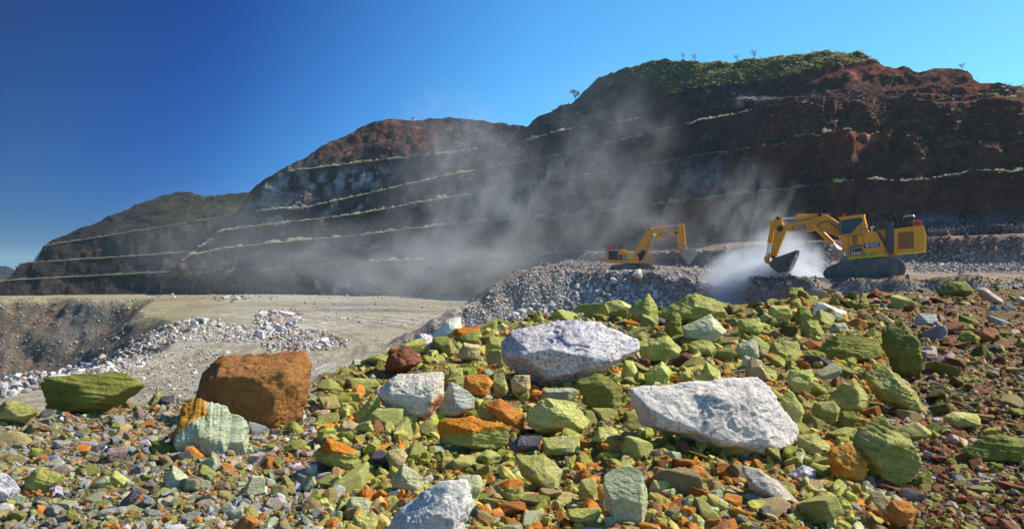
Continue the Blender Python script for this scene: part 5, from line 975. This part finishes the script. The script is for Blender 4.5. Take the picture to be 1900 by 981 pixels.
def excavator_far():
    D = 180.0; az = math.atan((1172 - CX) / F); kz = 7.545 * F / D; kx = kz / math.cos(az); mc = Mach(470, 868, kx, kz)
    root = bpy.data.objects.new('excavator', None); C.objects.link(root); px = 1100 + 470 / 7.545; root.location = ((px - CX) / F * D, D, -(390 + 868 / 7.545 - CY) / F * D - 0.1); root.rotation_euler = (0, 0, -az)
    setup(root, 'farther orange excavator facing right with raised arm and curled bucket', 'excavator', 'mining excavators')
    out = [(245, 800), (258, 768), (300, 755), (430, 742), (560, 752), (640, 775), (685, 800), (702, 830), (690, 858), (650, 868), (320, 868), (270, 850)]
    loop_track(mc, root, out, -3.0, -2.1, (290, 812), 0.75, [(350 + i * 50, 848) for i in range(5)])
    out2 = [(p[0] + 175, p[1] - 18) for p in out]; loop_track(mc, root, out2, 2.4, 3.3)
    bm = bmesh.new(); mc.prism(bm, [(400, 790), (430, 738), (640, 738), (660, 790)], -2.1, 2.3); fin('undercarriage', bm, M['black'], root)
    bm = bmesh.new(); mc.prism(bm, [(180, 712), (176, 680), (182, 570), (225, 556), (350, 560), (545, 590), (570, 620), (600, 690), (640, 700), (640, 740), (300, 728)], -2.9, 2.6); body = fin('body', bm, M['yellow2'], root, 0.06)
    bm = bmesh.new(); mc.prism(bm, [(225, 686), (225, 562), (352, 566), (352, 692)], -2.98, -2.9); gr = fin('radiator_grille', bm, M['dgrey'], root)
    for i in range(6): bm = bmesh.new(); mc.prism(bm, [(232, 578 + i * 18), (346, 580 + i * 18), (346, 584 + i * 18), (232, 582 + i * 18)], -3.03, -2.98); fin('louvre', bm, M['black'], gr)
    bm = bmesh.new(); mc.prism(bm, [(362, 690), (362, 614), (414, 616), (414, 694)], -2.95, -2.9); fin('side_door', bm, M['bucket'], root); bm = bmesh.new(); mc.prism(bm, [(430, 698), (430, 622), (484, 624), (484, 700)], -2.95, -2.9); fin('side_door', bm, M['soil'], root)
    p = signplate(mc, root, [(488, 662), (542, 664), (542, 614), (488, 612)], -2.92, M['reflect'], 'number_plate'); bm = bmesh.new(); mc.prism(bm, [(506, 648), (506, 630), (526, 630), (526, 648)], -3.0, -2.975); fin('worn_marking', bm, M['blk'], p)
    bm = bmesh.new(); mc.prism(bm, [(370, 575), (380, 545), (440, 545), (470, 560), (480, 590)], -2.3, 0.4); fin('engine_cover', bm, M['yellow2'], root, 0.06)
    bm = bmesh.new(); mc.prism(bm, [(210, 540), (215, 515), (285, 525), (285, 545)], -2.3, -1.2); fin('fuel_tank', bm, M['red'], root, 0.03)
    bm = bmesh.new(); mc.tube(bm, (298, 555), (298, 460), 0.15, -1.4); fin('exhaust_stack', bm, M['black'], root)
    bm = bmesh.new(); mc.tube(bm, (375, 555), (378, 480), 0.2, -1.0); mc.tube(bm, (420, 550), (420, 490), 0.2, -1.0); mc.tube(bm, (378, 482), (440, 464), 0.1, -1.0); fin('air_cleaner', bm, M['dgrey'], root)
    rail(mc, root, [(190, 560), (240, 560), (300, 562)], 1.55, -2.6, 0.04, 'dgrey'); rail(mc, root, [(370, 565), (440, 565)], 1.5, -2.6, 0.04, 'dgrey')
    # cab on the far side of the boom
    bm = bmesh.new(); mc.prism(bm, [(600, 700), (600, 640), (640, 640), (640, 690)], -2.4, -0.9); mc.prism(bm, [(745, 712), (750, 680), (800, 672), (810, 625), (828, 625), (828, 705)], -1.9, -1.2); fin('step_frame', bm, M['yellow2'], root, 0.03)
    bm = bmesh.new(); mc.prism(bm, [(610, 700), (630, 560), (700, 540), (745, 560), (745, 700)], 1.2, 2.6); cab = fin('cab', bm, M['black'], root, 0.05)
    bm = bmesh.new(); mc.prism(bm, [(590, 600), (580, 560), (740, 300), (760, 262), (790, 250), (860, 272), (1060, 288), (1160, 280), (1172, 305), (1160, 350), (1060, 365), (900, 395), (860, 420), (760, 500), (630, 605)], -0.7, 0.7); boom = fin('boom', bm, M['yellow2'], root, 0.06)
    bm = bmesh.new(); mc.pin(bm, (862, 338), 0.3, -1.0, 1.0); mc.pin(bm, (790, 262), 0.2, -.85, .85); mc.pin(bm, (935, 334), 0.14, -.75, .75); mc.pin(bm, (1160, 315), 0.32, -.85, .85); fin('pin', bm, M['black'], boom)
    cylinder(mc, root, (715, 690), (805, 480), (862, 338), 0.36, 0.13, (-1.05, 1.05), 'yellow2', 'boom_cylinder')
    cylinder(mc, root, (790, 262), (1040, 222), (1205, 200), 0.22, 0.1, (-0.3, 0.3), 'yellow2', 'arm_cylinder')
    bm = bmesh.new(); mc.prism(bm, [(1195, 190), (1225, 178), (1265, 188), (1278, 230), (1262, 330), (1262, 440), (1255, 520), (1225, 575), (1205, 560), (1185, 470), (1165, 370), (1165, 300), (1185, 250)], -0.5, 0.5); arm = fin('arm', bm, M['yellow2'], root, 0.05)
    cylinder(mc, root, (1258, 240), (1280, 440), (1300, 530), 0.2, 0.11, (-0.65, 0.65), 'yellow2', 'bucket_cylinder')
    bm = bmesh.new(); mc.prism(bm, [(1285, 450), (1310, 445), (1315, 535), (1250, 590), (1225, 560), (1290, 525)], -0.8, -0.55); mc.prism(bm, [(1285, 450), (1310, 445), (1315, 535), (1250, 590), (1225, 560), (1290, 525)], 0.55, 0.8); fin('bucket_link', bm, M['yellow2'], root)
    cheek = [(1215, 580), (1240, 545), (1300, 535), (1370, 545), (1395, 570), (1385, 640), (1350, 710), (1335, 760), (1310, 745), (1260, 660), (1225, 620)]
    sh = [(1300, 535), (1380, 530), (1425, 545), (1445, 580), (1425, 640), (1380, 690), (1340, 765)]
    M['bucket2'] = pmat('sandy_bucket_steel', (0.42, 0.34, 0.27), 0.6, 0.0, 0.8, (0.22, 0.19, 0.18))
    bm = bmesh.new(); mc.prism(bm, [(1215, 580), (1240, 545), (1300, 533), (1380, 530), (1425, 545), (1442, 580), (1425, 640), (1380, 690), (1336, 762), (1310, 740), (1260, 660), (1225, 620)], -1.7, 1.7); bk = fin('bucket', bm, M['bucket2'], root, 0.08)
    for k in range(4):
        y = -1.6 + k * 0.95; bm = bmesh.new(); mc.prism(bm, [(1318, 735), (1330, 800), (1345, 745)], y, y + 0.3); fin('tooth', bm, M['bucket'], bk)
    logo(mc, boom, [(960, 352), (1060, 344), (1060, 312), (960, 320)], -0.73)
    bm = bmesh.new(); mc.prism(bm, [(1062, 344), (1070, 343), (1070, 310), (1062, 311)], -0.78, -0.7); fin('sign_edge', bm, M['wht'], boom)
    return root
excavator_far()

# ------------------------------------------------------------------ marker cones, hut on the hill, safety bund
def cone(px, py, h, lab, grp='orange marker cones of the pit'):
    Y = float(terr_hit(px, py)[0])
    if math.isnan(Y): return
    X = (px - CX) / F * Y; H = h / F * Y; z = float(terr_z(np.array([X]), np.array([Y]))[0])
    root = bpy.data.objects.new('marker_cone', None); C.objects.link(root); root.location = (X, Y, z); setup(root, lab, 'traffic cone', grp)
    mc = Mach(0, 0, 1, 1); bm = bmesh.new(); mc.tube(bm, (0, 0, 0.04 * H), (0, 0, H), 0.24 * H, 0, 0.05 * H, 14, False); fin('cone_body', bm, M['conem'], root)
    bm = bmesh.new(); mc.tube(bm, (0, 0, .45 * H), (0, 0, .62 * H), 0.166 * H, 0, 0.13 * H, 14, False); fin('reflective_band', bm, M['wht'], root)
    bm = bmesh.new(); mc.prism(bm, [(-.3 * H, 0), (.3 * H, 0), (.3 * H, -.05 * H), (-.3 * H, -.05 * H)], -.3 * H, .3 * H, True); fin('base', bm, M['conem'], root)
M['conem'] = pmat('orange_cone_plastic', (0.8, 0.28, 0.03), 0.5, 0, 0.3)
for px, py, h, lab in [(630, 592, 8, 'orange marker cone nearest the middle of the pit floor'), (627, 600, 7, 'orange marker cone just in front of the middle one'), (605, 612, 6, 'lone orange marker cone by the top of the lower rubble pile'), (625, 583, 6, 'orange marker cone just behind the middle one'),
    (610, 577, 5, 'orange marker cone, second from the boulder pile'), (589, 574, 5, 'orange marker cone, first right of the boulder pile'), (549, 573, 6, 'orange marker cone at the back of the boulder pile'), (473, 629, 6, 'orange marker cone in front of the boulder pile'), (428, 581, 5, 'small orange marker cone on the ochre corner of the pit floor'),
    (877, 566, 6, 'orange marker cone at the foot of the haul ramp rubble'), (921, 556, 6, 'orange marker cone low on the dusty rubble slope'), (965, 537, 6, 'orange marker cone halfway up the dusty rubble slope'), (1018, 512, 7, 'orange marker cone high on the dusty rubble slope')]: cone(px, py, h, lab)
cone(1847, 466, 11, 'tall yellow orange cone on the rubble behind the large excavator')
gi = int(np.argmin(np.abs(mpx - 766))); p = G[-5, gi]
root = bpy.data.objects.new('hut', None); C.objects.link(root); root.location = p; setup(root, 'tiny white hut with a mast on top of the middle hill', 'hut'); mc = Mach(0, 0, 1, 1)
bm = bmesh.new(); mc.prism(bm, [(-1, .3), (1, .3), (1, -1.3), (-1, -1.3)], -1, 1); fin('wall', bm, M['wht'], root); bm = bmesh.new(); mc.prism(bm, [(-1.2, -1.303), (1.2, -1.303), (0, -1.7)], -1.2, 1.2); fin('roof', bm, M['dgrey'], root); bm = bmesh.new(); mc.tube(bm, (1.2, 0, 0), (1.2, 0, 3.6), .05, 0, .03, 8, False); fin('mast', bm, M['dgrey'], root)

# ------------------------------------------------------------------ dust raised by the digging, and the thin air
def dust(name, c, s, dens, thr, lab, nscale=2.2, rotz=0, gain=3.0, colr=(0.86, 0.91, 0.99), stretch=(1, 1, 1), tilt=0.0, pw=1.0):
    v, f = ico(4); o = link(name, mesh_np(name, v, f), None, label=lab, kind='stuff'); o.location = c; o.scale = s; o.rotation_euler = (0, tilt, rotz)
    g = NT(name + '_volume'); t = g.t; t.nodes.remove(g.b); out = [n for n in t.nodes if n.type == 'OUTPUT_MATERIAL'][0]
    pv = g.n('VolumePrincipled'); pv.inputs['Color'].default_value = (*colr, 1); pv.inputs['Anisotropy'].default_value = 0.3
    tcn = g.n('TexCoord'); ln = g.n('VectorMath', operation='LENGTH'); g.l(tcn.outputs['Object'], ln.inputs[0])
    fall = g.math('POWER', g.math('MAXIMUM', g.math('SUBTRACT', 1.0, ln.outputs['Value']), 0.0), pw)
    mp = g.mapping(tcn.outputs['Object'], tuple(nscale * a for a in stretch)); n = g.noise(mp, 1.0, 4, 0.6, 0.6)
    d = g.math('MULTIPLY', g.math('MAXIMUM', g.math('SUBTRACT', n, thr), 0.0), gain)
    g.l(g.math('MULTIPLY', g.math('MULTIPLY', d, fall), dens), pv.inputs['Density']); g.l(pv.outputs[0], out.inputs['Volume']); o.data.materials.append(g.m)
    return o
def dpt(px, py, Y): return tuple(at(px, py, Y))
dust('dust_cloud', dpt(1435, 548, 113), (9, 6, 5.5), 8.0, 0.30, 'thick white dust boiling up under the large excavator bucket', 1.9, gain=2.2)
dust('dust_cloud', dpt(1388, 530, 118), (7.5, 7, 6), 1.4, 0.36, 'white dust drifting left of the large bucket', 2.4)
dust('dust_cloud', dpt(1450, 500, 116), (7, 5, 7), 1.1, 0.36, 'white dust between the bucket and the tracks', 2.2)
dust('dust_plume', dpt(1385, 425, 150), (12, 9, 14), 0.14, 0.45, 'pale dust plume rising against the wall left of the large excavator', 3.0, tilt=0.3, stretch=(1.4, 1, 0.8))
dust('dust_plume', dpt(1130, 420, 215), (30, 14, 26), 0.06, 0.42, 'thin dust drifting behind the far excavator', 3.2, tilt=0.3, stretch=(1.1, 1, 0.95), gain=3.6)
dust('dust_plume', dpt(880, 400, 255), (34, 16, 36), 0.07, 0.42, 'tall thin dust column in front of the terraces', 3.4, tilt=0.4, stretch=(1.1, 1, 0.9), gain=3.6)
dust('dust_plume', dpt(860, 260, 290), (30, 16, 22), 0.045, 0.45, 'faint dust rising over the middle hill', 3.2, tilt=0.4, stretch=(1.1, 1, 0.9), gain=3.6)
dust('dust_plume', dpt(1130, 250, 250), (26, 14, 26), 0.05, 0.45, 'faint dust rising past the shoulder of the big hill', 2.6, tilt=0.3)
dust('dust_haze', dpt(760, 500, 290), (80, 30, 20), 0.05, 0.38, 'low layer of dust over the far edge of the pit floor', 2.0, stretch=(2, 1, 1))
dust('dust_haze', dpt(420, 450, 330), (60, 25, 26), 0.022, 0.38, 'faint bluish dust before the foot of the far hill', 2.0)

# the thin blue air of the valley: one closed box round the whole scene
bm = bmesh.new(); bmesh.ops.create_cube(bm, size=1.0); me = bpy.data.meshes.new('haze'); bm.to_mesh(me); bm.free()
hz = link('haze', me, None, kind='stuff', label='thin bluish air filling the whole valley'); hz.scale = (18100, 12500, 187); hz.location = (0, 5800, 26)
g = NT('thin_air'); g.t.nodes.remove(g.b); out = [n for n in g.t.nodes if n.type == 'OUTPUT_MATERIAL'][0]; pv = g.n('VolumePrincipled'); pv.inputs['Color'].default_value = (0.45, 0.72, 0.95, 1); pv.inputs['Density'].default_value = 0.00012; pv.inputs['Anisotropy'].default_value = 0.2
g.l(pv.outputs[0], out.inputs['Volume']); me.materials.append(g.m)
